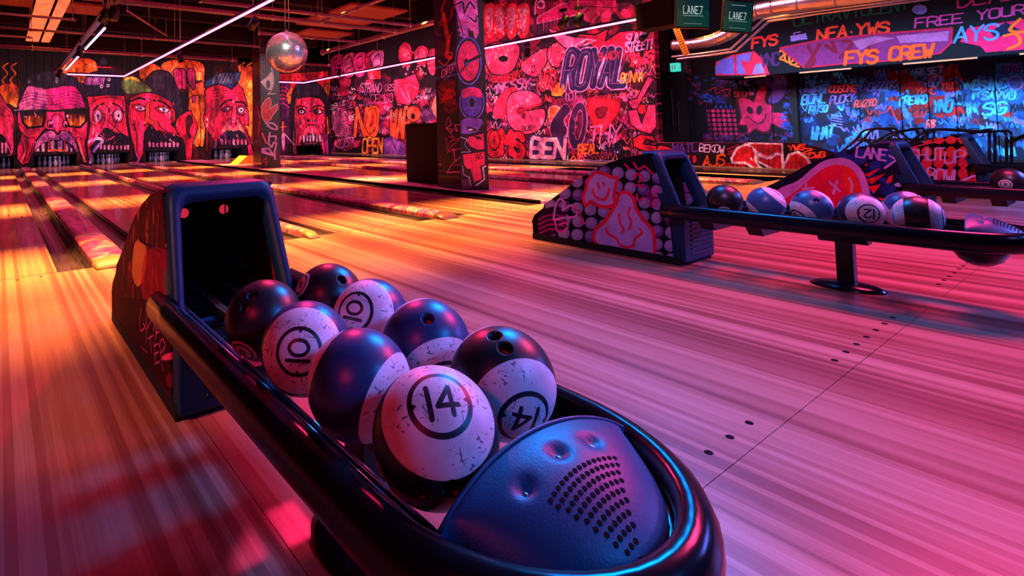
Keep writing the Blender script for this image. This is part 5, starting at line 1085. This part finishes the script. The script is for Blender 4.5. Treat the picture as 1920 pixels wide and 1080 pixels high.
# ------------------------------------------------------------------ bowling balls
R_ = .108
DEC = {k: number_decal(k) for k in ('14', '10', '12', '8')}
def ball_mat(name, base, num, solid=False, t=.50):
    def b_(nt, b):
        co = N(nt, 'ShaderNodeTexCoord'); sp = N(nt, 'ShaderNodeSeparateXYZ'); nt.links.new(co.outputs['Object'], sp.inputs[0])
        z = mth(nt, 'DIVIDE', sp.outputs[2], R_); az = mth(nt, 'ABSOLUTE', z) if not solid else z
        cap = mth(nt, 'GREATER_THAN', az, t)
        vec = co.outputs['Object']
        wn = noise(nt, vec, 14, 5, .6)
        white = ramp(nt, wn, [(.3, (.60, .56, .58)), (.6, (.80, .77, .79))])
        # scuffs: short dark nicks
        mp = N(nt, 'ShaderNodeMapping'); mp.inputs['Scale'].default_value = (1.0, 3.2, 1.6); mp.inputs['Rotation'].default_value = (.4, .7, .9); nt.links.new(vec, mp.inputs[0])
        s1 = noise(nt, mp.outputs[0], 58, 2, .5, .8); s2 = noise(nt, vec, 9, 3)
        s1b = N(nt, 'ShaderNodeMapping'); s1b.inputs['Scale'].default_value = (3.4, 1.0, 1.3); s1b.inputs['Rotation'].default_value = (.9, .2, .5); nt.links.new(vec, s1b.inputs[0])
        s1c = noise(nt, s1b.outputs[0], 48, 2, .5, .4)
        nick = mth(nt, 'MULTIPLY', mth(nt, 'MAXIMUM', mth(nt, 'GREATER_THAN', s1, .65), mth(nt, 'GREATER_THAN', s1c, .67)), mth(nt, 'GREATER_THAN', s2, .44))
        s3 = noise(nt, vec, 26, 4, .7); smear = ramp(nt, s3, [(.60, (0, 0, 0)), (.74, (1, 1, 1))])
        white = mix(nt, mth(nt, 'MULTIPLY', nick, .8), white, (.07, .05, .09)); white = mix(nt, mth(nt, 'MULTIPLY', smear, .35), white, (.25, .2, .26))
        darkc = mix(nt, mth(nt, 'MULTIPLY', smear, .3), base, tuple(min(1, c*2.2+.02) for c in base))
        # number on each cap
        sg = mth(nt, 'SIGN', sp.outputs[2]); k = 1/(2*(.33 if solid else .57)*R_)
        u = mth(nt, 'ADD', mth(nt, 'MULTIPLY', mth(nt, 'MULTIPLY', sp.outputs[0], sg), k), .5); v = mth(nt, 'ADD', mth(nt, 'MULTIPLY', sp.outputs[1], k), .5)
        cb = N(nt, 'ShaderNodeCombineXYZ'); nt.links.new(u, cb.inputs[0]); nt.links.new(v, cb.inputs[1])
        im = N(nt, 'ShaderNodeTexImage'); im.image = DEC[num]; im.extension = 'EXTEND'; im.image.colorspace_settings.name = 'Non-Color'; nt.links.new(cb.outputs[0], im.inputs[0])
        ink = mth(nt, 'MULTIPLY', im.outputs[0], cap)
        white = mix(nt, ink, white, (.012, .012, .02))
        nt.links.new(mix(nt, cap, darkc, white), b.inputs['Base Color'])
        rr = mix(nt, cap, (.36, .36, .36), (.42, .42, .42)); nt.links.new(rr, b.inputs['Roughness'])
        bump(nt, b, s1, .05, .001)
    return mat(name, rough=.3, coat=.0, spec=.5, build=b_)
def ball(c, axis_px, up_px, base, num, label, holes=(), solid=False, t=.50, grp='balls on the nearest ball return', push=0):
    c = np.array(c, float)
    def hit(u, v):
        d = ray(u, v); d = d/np.linalg.norm(d); oc = CAMP-c; b = oc@d; q = b*b-(oc@oc-R_*R_)
        tt = -b-math.sqrt(q) if q > 0 else -b
        n = CAMP+d*tt-c; return n/np.linalg.norm(n)
    ax = hit(*axis_px)
    if push:
        vd = CAMP-c; vd = vd/np.linalg.norm(vd); tdir = ax-vd*(ax@vd); tdir = tdir/np.linalg.norm(tdir); a0 = math.acos(ax@vd)+math.radians(push); ax = vd*math.cos(a0)+tdir*math.sin(a0)
    up = hit(axis_px[0]+up_px[0]*4, axis_px[1]+up_px[1]*4)-ax; up -= ax*(up@ax); up /= np.linalg.norm(up)
    xr = np.cross(up, ax); rot = Matrix([[float(q) for q in r3] for r3 in np.array([xr, up, ax]).T]).to_4x4()
    bm = bmesh.new(); bmesh.ops.create_icosphere(bm, subdivisions=5, radius=R_)
    inv = np.array([xr, up, ax])
    hl = [Vector(inv@hit(*h)) for h in holes]
    for h in hl:
        for _ in range(2):
            fs = [f for f in bm.faces if f.calc_center_median().normalized().angle(h) < .20]; es = list({e for f in fs for e in f.edges})
            bmesh.ops.subdivide_edges(bm, edges=es, cuts=1, use_grid_fill=True)
        for v in bm.verts: v.co = v.co.normalized()*R_
    for h in hl:
        for v in bm.verts:
            a = v.co.normalized().angle(h); rim = .135
            if a < rim:
                d = .030*min(1, max(0, (rim-a)/.028)); v.co = v.co-h*d
    bmesh.ops.triangulate(bm, faces=[f for f in bm.faces if len(f.verts) > 4])
    me = bpy.data.meshes.new('bowling_ball'); bm.to_mesh(me); bm.free()
    for p in me.polygons: p.use_smooth = True
    key = (base, num, solid, t)
    if key not in BM_: BM_[key] = ball_mat('ball %s %d' % (num, len(BM_)), base, num, solid, t)
    me.materials.append(BM_[key]); o = bpy.data.objects.new('bowling_ball', me); COL.objects.link(o)
    o.matrix_world = Matrix.Translation([float(q) for q in c]) @ rot
    tag(o, label, 'bowling ball', grp)
    for h in hl:
        l = MB().lathe([(.0, 0), (.0125, 0), (.0145, .004), (.0125, .0015)], 16).build('finger_insert', INS, o); l.location = h*(R_-.026); l.rotation_euler = h.to_track_quat('Z', 'Y').to_euler()
    return o
INS = mat('finger insert', (.30, .10, .14), .4)
BM_ = {}
NVY = (.018, .045, .13); BLK = (.012, .010, .014); GRN = (.008, .022, .024); TEAL = (.03, .10, .24)
xl, xr_ = X1-.119, X1+.119; zb = .4755
ball((xl, -3.346, zb), (455, 662), (-.3, -1), BLK, '8', 'black ball at the back left of the nearest return, two finger holes showing', holes=[(473, 552.6), (459, 577)], solid=True, t=.93)
ball((xr_, -3.292, zb), (563, 533), (0, -1), BLK, '8', 'black ball at the back right of the nearest return, next to the hood', holes=[(641, 524)], solid=True, t=.93)
ball((xl, -3.603, zb), (559, 660), (-1, -.05), NVY, '10', 'white-capped ball with a sideways circled 10, left row of the nearest return')
ball((xr_, -3.531, zb), (662, 583), (-1, -.2), NVY, '10', 'white-capped ball with a circled 10, right row of the nearest return')
ball((xl, -3.846, zb), (748, 760), (0, -1), NVY, '14', 'navy banded ball between the circled 10 and the big circled 14, no number showing', t=.56, push=14)
ball((xr_, -3.773, zb), (822, 699), (0, -1), NVY, '10', 'blue banded ball with one thumb hole on top, right row', holes=[(802, 597)], t=.56, push=18)
ball((xl, -4.088, zb), (825.5, 750.5), (-.24, -1), GRN, '14', 'large scuffed white ball with an upright circled 14, nearest to the camera', holes=[(789, 922), (848, 917)])
ball((xr_, -4.019, zb), (987, 790), (-.38, .92), GRN, '14', 'ball with black top, two finger holes and an upside-down circled 14', holes=[(927, 629), (947, 652)])
# nearest pair continue; middle return, near row
g2 = 'balls on the middle ball return'; xl2 = X2-.119
ball((xl2, -3.061, zb), (1358, 397), (0, -1), BLK, '8', 'black ball on the middle return, closest to its hood', solid=True, t=.93, grp=g2)
ball((xl2, -3.308, zb), (1466, 358), (0, -1), TEAL, '12', 'blue and white ball second from the hood on the middle return', t=.56, grp=g2)
ball((xl2, -3.552, zb), (1496, 409), (0, -1), TEAL, '12', 'blue banded ball with finger holes, third from the hood on the middle return', holes=[(1531, 376), (1494, 366)], t=.56, grp=g2)
ball((xl2, -3.787, zb), (1631, 401), (-.05, 1), (.02, .03, .08), '12', 'white ball with an upside-down circled 12 on the middle return', grp=g2)
ball((xl2, -4.027, zb), (1778, 408), (0, -1), BLK, '12', 'ball with a broad black band between white caps, nearest the nose', t=.45, grp=g2)
ball((X2+.119, -3.93, zb), (1745, 372), (0, -1), TEAL, '12', 'ball mostly hidden behind the black-banded one on the middle return', grp=g2)
ball((X3-.119, -4.05, zb), (1885, 346), (0, -1), BLK, '8', 'black ball with a small circled 8 at the right edge', solid=True, t=.93, grp='ball on the third return')
for y_, lab in ((-4.30, 'black ball behind the rail of the third return, left of the circled 8'),): pass

# ------------------------------------------------------------------ bowling pins
def pin_mesh():
    prof = [(.026, 0), (.033, .02), (.049, .07), (.0605, .115), (.055, .16), (.036, .215), (.024, .25), (.0225, .27), (.027, .305), (.0325, .34), (.029, .362), (.016, .378), (.004, .381)]
    r = MB().lathe(prof, 12).build('bowling_pin', M['pin'])
    st = MB().lathe([(.0245, .245), (.0255, .247), (.0237, .262), (.0227, .262)], 12).build('neck_stripe', M['pinred'], r)
    return r
proto = None
lanes_pin = [('leftmost lane', 0), ('lane under the glasses head', 1), ('lane under the worried head', 2), ('lane under the green-capped head', 3), ('lane under the blue-haired head', 4)]
ctr = [(OPEN[i][0]+OPEN[i][1])/2 for i in range(5)]
rowname = ['front', 'second-row', 'third-row', 'back-row']
for ln, i in lanes_pin:
    c = ctr[i] if i else -.17
    for row in range(4):
        for k in range(row+1):
            x_ = c+(k-row/2)*.3048; y_ = 18.50+row*.264
            if proto is None: o = proto = pin_mesh()
            else: o = copy_tree(proto)
            o.location = (x_, y_, .001)
            pos = '' if row == 0 else ('leftmost ' if k == 0 else 'rightmost ' if k == row else ('middle ' if row == 2 else ('left inner ' if k == 1 else 'right inner ')))
            tag(o, '%s%s bowling pin on the %s' % (pos, rowname[row], ln), 'bowling pin', 'pins racked at the far ends of the lanes')

# ------------------------------------------------------------------ things on the strip
bx_ = empty('equipment_cabinet', (6.7, 3.2, .028), 'tall plain matte black cabinet left of the bright lettered column', 'cabinet'); inv = Matrix.Translation((-6.7, -3.2, -.028))
for o in (MB().box(6.46, 6.90, 2.73, 3.67, .028, 1.12).build('body', M['dark'], bx_, bevel=.004), MB().box(6.45, 6.91, 2.72, 3.68, 1.12, 1.145).build('lid', M['dark'], bx_, bevel=.003), MB().box(6.448, 6.46, 2.74, 3.66, .08, 1.09).build('front_panel', M['dark'], bx_, bevel=.002)): o.matrix_parent_inverse = inv
jg = empty('bumper_box', (6.75, 13.6, .03), 'small open orange plywood box with slanted end, on the strip left of the far column', 'box'); inv = Matrix.Translation((-6.75, -13.6, -.03))
J0, J1 = 6.50, 7.22
for nm, mb in (('side', MB().prism([(J0, .03), (J0+.33, .30), (J1, .27), (J1, .03)], 1, 13.0, 13.03)), ('side', MB().prism([(J0, .03), (J0+.33, .30), (J1, .27), (J1, .03)], 1, 13.72, 13.75)), ('back', MB().box(J1-.02, J1, 13.03, 13.72, .03, .27)), ('ramp', MB().prism([(J0, .03), (J0+.33, .30), (J0+.36, .29), (J0+.04, .03)], 1, 13.03, 13.72)), ('rib', MB().prism([(J0+.45, .03), (J1-.02, .26), (J1-.02, .03)], 1, 12.985, 13.0))):
    o = mb.build(nm, M['orangeply'], jg); o.matrix_parent_inverse = inv

# ------------------------------------------------------------------ mirror ball
DR = .27; dpx = ray(538, 98); DC = CAMP+dpx*(F*DR/38.6)
db = empty('mirror_ball', tuple(DC), 'silver mirror ball hanging in front of the far column', 'mirror ball')
rows = 34; mb = MB(); rr2 = random.Random(1)
mb.lathe([(DR*.985*math.sin(math.pi*k/24), -DR*.985*math.cos(math.pi*k/24)) for k in range(1, 24)], 32); mb.build('core', M['steel'], db)
mb = MB()
for i in range(rows):
    a0, a1 = math.pi*i/rows, math.pi*(i+.93)/rows; am = (a0+a1)/2; n_ = max(4, int(2*math.pi*math.sin(am)/(math.pi/rows)))
    for k in range(n_):
        b0, b1 = 2*math.pi*k/n_, 2*math.pi*(k+.93)/n_; bm_ = (b0+b1)/2
        nrm = Vector((math.sin(am)*math.cos(bm_), math.sin(am)*math.sin(bm_), math.cos(am))); nrm = (nrm+Vector((rr2.gauss(0, .03), rr2.gauss(0, .03), rr2.gauss(0, .03)))).normalized()
        ctr_ = nrm*DR; q = [Vector((math.sin(a)*math.cos(b), math.sin(a)*math.sin(b), math.cos(a)))*DR for a, b in ((a0, b0), (a1, b0), (a1, b1), (a0, b1))]
        q = [p-nrm*((p-ctr_).dot(nrm)) for p in q]; mb.add([tuple(p) for p in q], [(0, 1, 2, 3)])
t_ = mb.build('mirror_tiles', M['mirror'], db, fix=False); t_['kind'] = 'stuff'
MB().lathe([(.03, 0), (.03, .012), (.012, .02), (.012, .035)], 14).build('top_fitting', M['steel'], db, loc=(0, 0, DR-.004))
for px, zt in ((-.02, .012), (.03, .01)):
    MB().tube([(px, 0, DR+.02), (px*1.2, 0, 5.99-DC[2])], .004, 6).build('hanging_wire', M['steel'], db)
spot('mirror ball fill', (1.2, -1.5, 3.6), tuple(DC), (1, .9, .85), 700, 14)  # unseen lamp, added because the mirror ball came out too dark

# ------------------------------------------------------------------ led lines
ZL = 2.8
def led(pts, label, m='led', r=.016):
    e_ = empty('led_strip', tuple(pts[0]), label, 'light strip', 'neon-like light strips'); inv = Matrix.Translation(tuple(-q for q in pts[0]))
    o = MB().tube(pts, r, 8).build('tube', M[m], e_); o.matrix_parent_inverse = inv
    o = MB().sweep([tuple(p) for p in pts], [(-.018, .02), (.018, .02), (.018, .055), (-.018, .055)], smooth=False).build('channel', M['ledtrack'], e_); o.matrix_parent_inverse = inv
    for p in pts[::1]:
        o = MB().tube([(p[0], p[1], p[2]+.05), (p[0], p[1], 5.99)], .003, 5).build('hanging_wire', M['steel'], e_); o.matrix_parent_inverse = inv
YL = 12.62
led([(2.98, -.8, ZL), (2.98, 2, ZL), (2.98, 7, ZL), (2.98, YL, ZL)], 'long pink light strip over the left lanes, running away to the back wall')
led([(2.98, YL+.03, ZL), (1.52, YL+.03, ZL)], 'short pink light strip crossing in front of the head in square glasses')
led([(1.40, 5.1, ZL), (1.40, 7.6, ZL)], 'violet-white strip segment nearest the twin spotlights', 'led2'); led([(1.40, 8.0, ZL), (1.40, 11.6, ZL)], 'violet-white strip segment nearest the back wall', 'led2')
led([(8.80, .2, ZL), (8.80, 4, ZL), (8.80, 8, ZL), (8.80, YL, ZL)], 'long pink light strip in front of the graffiti side wall')
led([(8.80, YL+.03, ZL), (7.4, YL+.03, ZL)], 'short pink light strip end above the open-mouthed head')
MB_t = MB().box(1.25, 1.34, 3.2, 13.2, ZL+.075, ZL+.12).build('lighting_track', M['ledtrack']); tag(MB_t, 'black lighting track carrying spotlights over the left lanes', 'track')
sp_ = empty('wall_speaker', (8.8, -.1, 2.6), 'dark box speaker at the near end of the right light strip', 'speaker'); 
MB().box(-.18, .22, -.35, .25, -.02, .42).build('body', M['dark'], sp_, bevel=.01); MB().box(-.15, .19, -.362, -.35, .02, .38).build('grille', M['black'], sp_)

# spotlights
def spotlight(p, tilt, label, two=False, rz=0):
    e_ = empty('track_spotlight', p, label, 'spotlight', 'track spotlights')
    MB().box(-.02, .02, -.06, .06, -.02, .03).build('bracket', M['black'], e_)
    MB().tube([(0, 0, -.02), (0, 0, -.10)], .008, 8).build('stem', M['steel'], e_)
    if p[0] > 1.6: MB().tube([(0, 0, .02), (0, 0, 5.99-p[2])], .006, 6).build('drop_rod', M['steel'], e_)
    c_ = MB().lathe([(.055, .10), (.06, .09), (.06, -.10), (.052, -.10)], 18).build('can', M['black'], e_, loc=(0, 0, -.18)); c_.rotation_euler = tilt
    l_ = MB().lathe([(.0, -.086), (.050, -.086), (.050, -.094), (0, -.096)], 16).build('lens', M['glasslens'], e_, loc=(0, 0, -.18)); l_.rotation_euler = tilt
    return e_
zs = ZL+.05
for (u, v), tl, lab in [((197, 5), (.5, .3, 0), 'left one of the twin spotlights at the top left, lit'), ((214, 0), (-.1, .1, 0), 'right one of the twin spotlights at the top left, hanging straight down'), ((150, 78), (.3, .2, 0), 'spotlight half way along the black track, before the square glasses head'),
                        ((112, 124), (.4, .3, 0), 'small spotlight at the far end of the black track'), ((338, 92), (.3, -.3, 0), 'spotlight above the raised painted hand'), ((1056, 20), (.35, .6, 0), 'left one of the twin lit spotlights before the graffiti side wall'), ((1084, 16), (.2, .3, 0), 'right one of the twin lit spotlights before the graffiti side wall'),
                        ((988, 84), (.1, .2, 0), 'small pink-lit spotlight just under the right light strip'), ((636, 124), (.2, .2, 0), 'small spotlight over the far stretch of graffiti wall'), ((1207, 50), (.2, .9, 0), 'spotlight under the dark speaker box'), ((475, 22), (.9, .2, 0), 'dark spotlight on top of the far column')]:
    p = onZ(u, v, zs); spotlight(tuple(p), tl, lab)

# ------------------------------------------------------------------ pipes, timber and glowing strips under the ceiling
def pipe(a, b, r, label, name='ceiling_pipe', m='pipe'):
    e_ = empty(name, tuple(a), label, 'pipe', 'pipes under the ceiling'); inv = Matrix.Translation(tuple(-q for q in a))
    a, b = Vector(a), Vector(b); o = MB().tube([tuple(a), tuple(b)], r, 10).build('pipe_run', M[m], e_); o.matrix_parent_inverse = inv
    L = (b-a).length; n_ = max(2, int(L/2.2))
    for k in range(n_+1):
        q = a+(b-a)*(k/n_)*.98
        o = MB().tube([(q.x, q.y, q.z), (q.x, q.y, 5.99)], .006, 5).build('hanger_rod', M['steel'], e_); o.matrix_parent_inverse = inv
        o = MB().tube([tuple(q-(b-a).normalized()*.02), tuple(q+(b-a).normalized()*.02)], r*1.35, 10).build('pipe_clip', M['steel'], e_); o.matrix_parent_inverse = inv
pipe((-2, 12.15, 3.4), (6.2, 12.15, 3.4), .05, 'thick pipe crossing just above the painted heads'); pipe((7.0, 12.15, 3.4), (9.6, 12.15, 3.4), .04, 'short pipe just right of the far column')
pipe((-2, 9.3, 3.4), (5.8, 9.3, 3.4), .028, 'thin pipe crossing above the left lanes'); pipe((-2, 7.72, 3.4), (1.25, 7.72, 3.4), .025, 'thin pipe end under the orange glowing strips')
pipe((-2, 10.4, 3.4), (.6, 10.4, 3.4), .022, 'thinnest pipe at the lower end of the orange glowing strips')
pipe((1.5, 5.64, 3.4), (7.8, 5.64, 3.4), .05, 'shiny thick pipe passing behind the mirror ball wires'); pipe((2.9, 4.92, 3.4), (7.7, 4.92, 3.4), .035, 'pipe along the top edge, nearest the camera')
pipe((7.85, 9.5, 3.4), (7.85, 3.0, 3.4), .06, 'pipe running along the graffiti side wall'); pipe((5.75, 4.95, 3.4), (7.85, 9.5, 3.4), .0, 'x') if False else None
pipe((5.71, 5.6, 3.42), (5.71, 2.6, 3.42), .032, 'short pipe branching towards the camera beside the first column'); pipe((5.0, 7.4, 3.4), (7.85, 7.4, 3.4), .035, 'pipe under the reddish ceiling boards')
pipe((2.0, 6.6, 3.45), (3.3, 9.0, 3.45), .022, 'slanting thin pipe over the third lane')
tg_ = 'glowing strips between beams'
for (u0, v0, u1, v1, u2, v2, u3, v3), lab in [((68, 0, 101, 0, 74, 78, 49, 77), 'wider glowing orange strip at the top left of the ceiling'), ((109, 0, 132, 0, 94, 79, 79, 79), 'narrower glowing orange and pink strip at the top left of the ceiling')]:
    q = [onZ(*a, 3.7) for a in ((u0, v0), (u1, v1), (u2, v2), (u3, v3))]; xs = sorted(p[0] for p in q); ya = max(p[1] for p in q)
    xa, xb = (xs[0]+xs[1])/2, (xs[2]+xs[3])/2
    o = MB().box(xa, xb, 5.0, ya, 3.7, 3.74).build('ceiling_light_panel', M['skylight']); tag(o, lab, 'light panel', tg_)
def board(x0, x1, y0, y1, z, label):
    tag(MB().box(x0, x1, y0, y1, z, z+.05).build('ceiling_board', M['timber'], bevel=.004), label, 'board', 'reddish boards between the ceiling beams')
board(-2, .52, 7.6, 8.5, 3.72, 'reddish ceiling board left of the glowing strips'); board(1.12, 1.75, 6.3, 7.3, 3.72, 'upper reddish ceiling board right of the glowing strips'); board(1.12, 1.75, 7.75, 8.7, 3.72, 'lower reddish ceiling board right of the glowing strips')
board(6.0, 7.6, 6.3, 7.5, 3.72, 'middle reddish ceiling board right of the mirror ball'); board(6.6, 8.0, 8.0, 8.8, 3.72, 'lowest reddish ceiling board right of the mirror ball'); board(6.1, 7.6, 5.0, 6.0, 3.72, 'highest reddish ceiling board right of the mirror ball')
for k, y_ in enumerate((2.2, 6.1, 8.95, 11.3, 14.5)):
    tag(MB().box(-5.8, 8.6, y_-.1, y_+.1, 3.85, 4.3).build('trim_%d' % (7+k), M['darkwall']), kind='structure')

# ------------------------------------------------------------------ duct, trays, screens, strut, exit sign
dpts = [(1262, 84), (1290, 83), (1325, 78), (1350, 70), (1375, 56), (1392, 36), (1410, 22), (1440, 14), (1500, 5), (1600, -8), (1750, -28), (1925, -50)]
dp = [tuple(onX(u, v, 11.5)) for u, v in dpts]
dr = [.11, .11, .115, .125, .135, .15, .17, .18, .185, .19, .2, .2]
du = empty('ventilation_duct', dp[3], 'shiny round steel duct bending down under the ceiling at the right', 'duct'); inv = Matrix.Translation(tuple(-q for q in dp[3]))
sm_ = smooth(dp, False, 4); rr_ = np.interp(np.linspace(0, 1, len(sm_)), np.linspace(0, 1, len(dr)), dr)
o = MB().tube([tuple(p) for p in sm_], list(map(float, rr_)), 20).build('duct_run', M['duct'], du); o.matrix_parent_inverse = inv
for k in range(2, len(sm_)-1, 3):
    p, q = Vector(sm_[k]), Vector(sm_[k+1]); d_ = (q-p).normalized()*.012
    o = MB().tube([tuple(p-d_), tuple(p+d_)], float(rr_[k])*1.04, 20).build('seam_ring', M['duct'], du); o.matrix_parent_inverse = inv
for kk, off in enumerate((0, 12)):
    tp = [tuple(onX(u+off*.8, v+off*.35, 10.9)) for u, v in [(1260, 107), (1320, 100), (1370, 92), (1432, 36), (1520, 22), (1700, -2), (1925, -34)]]
    e_ = empty('cable_tray', tp[0], ['upper cable tray under the round duct', 'lower cable tray under the round duct'][kk], 'cable tray', 'trays under the duct'); inv = Matrix.Translation(tuple(-q for q in tp[0]))
    o = MB().tube(tp, .022, 6, smooth=False).build('tray', M['steel'], e_); o.matrix_parent_inverse = inv
def screen_image():
    s = Paint(300, 200, c8(6, 42, 48)); W_ = c8(225, 235, 235)
    s.poly([(0, 100), (300, 100), (300, 200), (0, 200)], c8(8, 66, 50), al=.6)
    x = 62
    for ch in 'LANE7': s.text(ch, x, 118, x+30, 118, 46, 4.5, W_, curve=False); s.line([(x, 72), (x+7, 72)], 3, W_); s.line([(x-2, 118), (x+7, 118)], 3, W_); x += 38
    s.line([(62, 132), (246, 132)], 6, c8(150, 165, 165)); s.line([(80, 24), (226, 24)], 4, c8(150, 165, 165)); s.line([(70, 180), (236, 180)], 4, c8(150, 165, 165))
    for k in range(60): s.line([(62+k*3.1, 128), (62+k*3.1, 136)], 1, c8(10, 60, 60)); s.line([(70+k*2.8, 176), (70+k*2.8, 184)], 1, c8(10, 60, 60))
    return s.image('screen picture')
SIM = screen_image()
M['screen'] = mat('screen picture', (.01, .01, .01), .25, build=lambda nt, b: (lambda t: (nt.links.new(t.outputs[0], b.inputs['Emission Color']), setattr(b.inputs['Emission Strength'], 'default_value', .9)))(N(nt, 'ShaderNodeTexImage', image=SIM)))
for (cu, cv), w_, h_, rl, lab in [((1299, 20), .40, .46, .10, 'left hanging screen showing white lettering on dark teal'), ((1383, 31), .38, .46, .16, 'right hanging screen showing white lettering on green')]:
    P = onY(cu, cv, -1.2); e_ = empty('hanging_screen', tuple(P), lab, 'screen', 'screens over the approach'); e_.rotation_euler = (math.radians(-8), rl, math.radians(-48))
    MB().box(-w_/2-.015, w_/2+.015, 0, .05, -h_/2-.015, h_/2+.015).build('casing', M['black'], e_, bevel=.006)
    uvq = lambda c, w_=w_, h_=h_: (c[0]/w_+.5, c[2]/h_+.5)
    MB().box(-w_/2, w_/2, -.004, .0, -h_/2, h_/2).build('display', M['screen'], e_, uv=uvq)
    MB().tube([(0, .06, h_/2-.1), (0, .06, 2.4)], .02, 8).build('pole', M['black'], e_)
a_, b_ = onX(1246, 0, 10), onX(1287, 103, 10)
stt = empty('perforated_strut', tuple(b_), 'slanting orange perforated steel strut left of the screens', 'strut'); inv = Matrix.Translation(tuple(-q for q in b_))
dv = Vector(a_)-Vector(b_); ang = math.atan2(dv.y, dv.z)
top = Vector(b_)+dv*1.7; pv = Vector((0, dv.z, -dv.y)).normalized()*.05
vs = [tuple(Vector(b_)+pv), tuple(Vector(b_)-pv), tuple(top-pv), tuple(top+pv)]
o = MB().add(vs+[(x+.02, y, z) for x, y, z in vs], [(0, 1, 2, 3), (7, 6, 5, 4), (0, 4, 5, 1), (1, 5, 6, 2), (2, 6, 7, 3), (3, 7, 4, 0)]).build('bar', M['strut'], stt); o.matrix_parent_inverse = inv
hh = None
for k in range(26):
    for s_ in (-.028, -.0, .028):
        q = Vector(b_)+dv*(k*.043+.02)+pv.normalized()*s_
        if hh is None: hh = MB().box(-.002, .0, -.008, .008, -.011, .011).build('slot', M['dot'], stt); h = hh
        else: h = hh.copy(); COL.objects.link(h); h.parent = stt
        h.matrix_parent_inverse = inv; h.location = (q.x-.0005, q.y, q.z)
p0, p1 = onX(1256, 119, 15.3), onX(1270, 133, 15.3)
ex = MB().box(15.3, 15.5, min(p0[1], p1[1]), max(p0[1], p1[1]), p1[2], p0[2]).build('exit_sign', M['exit']); tag(ex, 'small glowing green exit sign above the dark door', 'exit sign')
yc, zc = (p0[1]+p1[1])/2, (p0[2]+p1[2])/2
o = MB().add([(15.297, yc+a, zc+b) for a, b in ((.05, .05), (.02, .05), (.02, -.06), (.05, -.06))]+[(15.297, yc+a, zc+b) for a, b in ((-.02, .05), (-.05, .05), (-.05, -.06), (-.02, -.06))], [(0, 1, 2, 3), (4, 5, 6, 7)]).build('pictogram', M['white'], ex)

# ------------------------------------------------------------------ black tube ramps beyond the third return (bowling ramps for seated players)
def tubes(name, X, runs, label, dx=.42):
    p0 = onX(*runs[0][0], X); e_ = empty(name, (X, float(p0[1]), 0), label, 'bowling ramp', 'tube frame bowling ramps'); inv = Matrix.Translation((-X, -float(p0[1]), 0))
    for off in (0, dx):
        for run in runs:
            P = [onX(u, v, X) for u, v in run]; P = [(p[0]+off, p[1], max(.03, p[2])) for p in P]
            P = smooth(P, False, 3) if len(P) > 2 else P
            o = MB().tube([tuple(map(float, p)) for p in P], .017, 8).build('frame_tube', M['black'], e_); o.matrix_parent_inverse = inv
    for run in runs[:2]:
        p = onX(*run[-1], X); o = MB().tube([(X, p[1], p[2]), (X+dx, p[1], p[2])], .015, 8).build('cross_tube', M['black'], e_); o.matrix_parent_inverse = inv
tubes('bowling_ramp', 11.7, [[(1580, 283), (1605, 262), (1622, 244), (1665, 243), (1690, 262), (1735, 290)], [(1628, 274), (1665, 252), (1700, 244), (1722, 250), (1722, 340)], [(1605, 262), (1640, 275), (1640, 345)], [(1650, 262), (1700, 262), (1740, 262)]], 'left black tube-frame ramp against the blue tagged panels')
tubes('bowling_ramp', 11.5, [[(1700, 272), (1738, 245), (1780, 244), (1840, 248), (1882, 247), (1887, 270), (1887, 330)], [(1690, 262), (1740, 275), (1800, 255), (1850, 243)], [(1738, 245), (1738, 300)], [(1855, 250), (1855, 330)], [(1885, 268), (1940, 245)]], 'right black tube-frame ramp against the blue tagged panels')
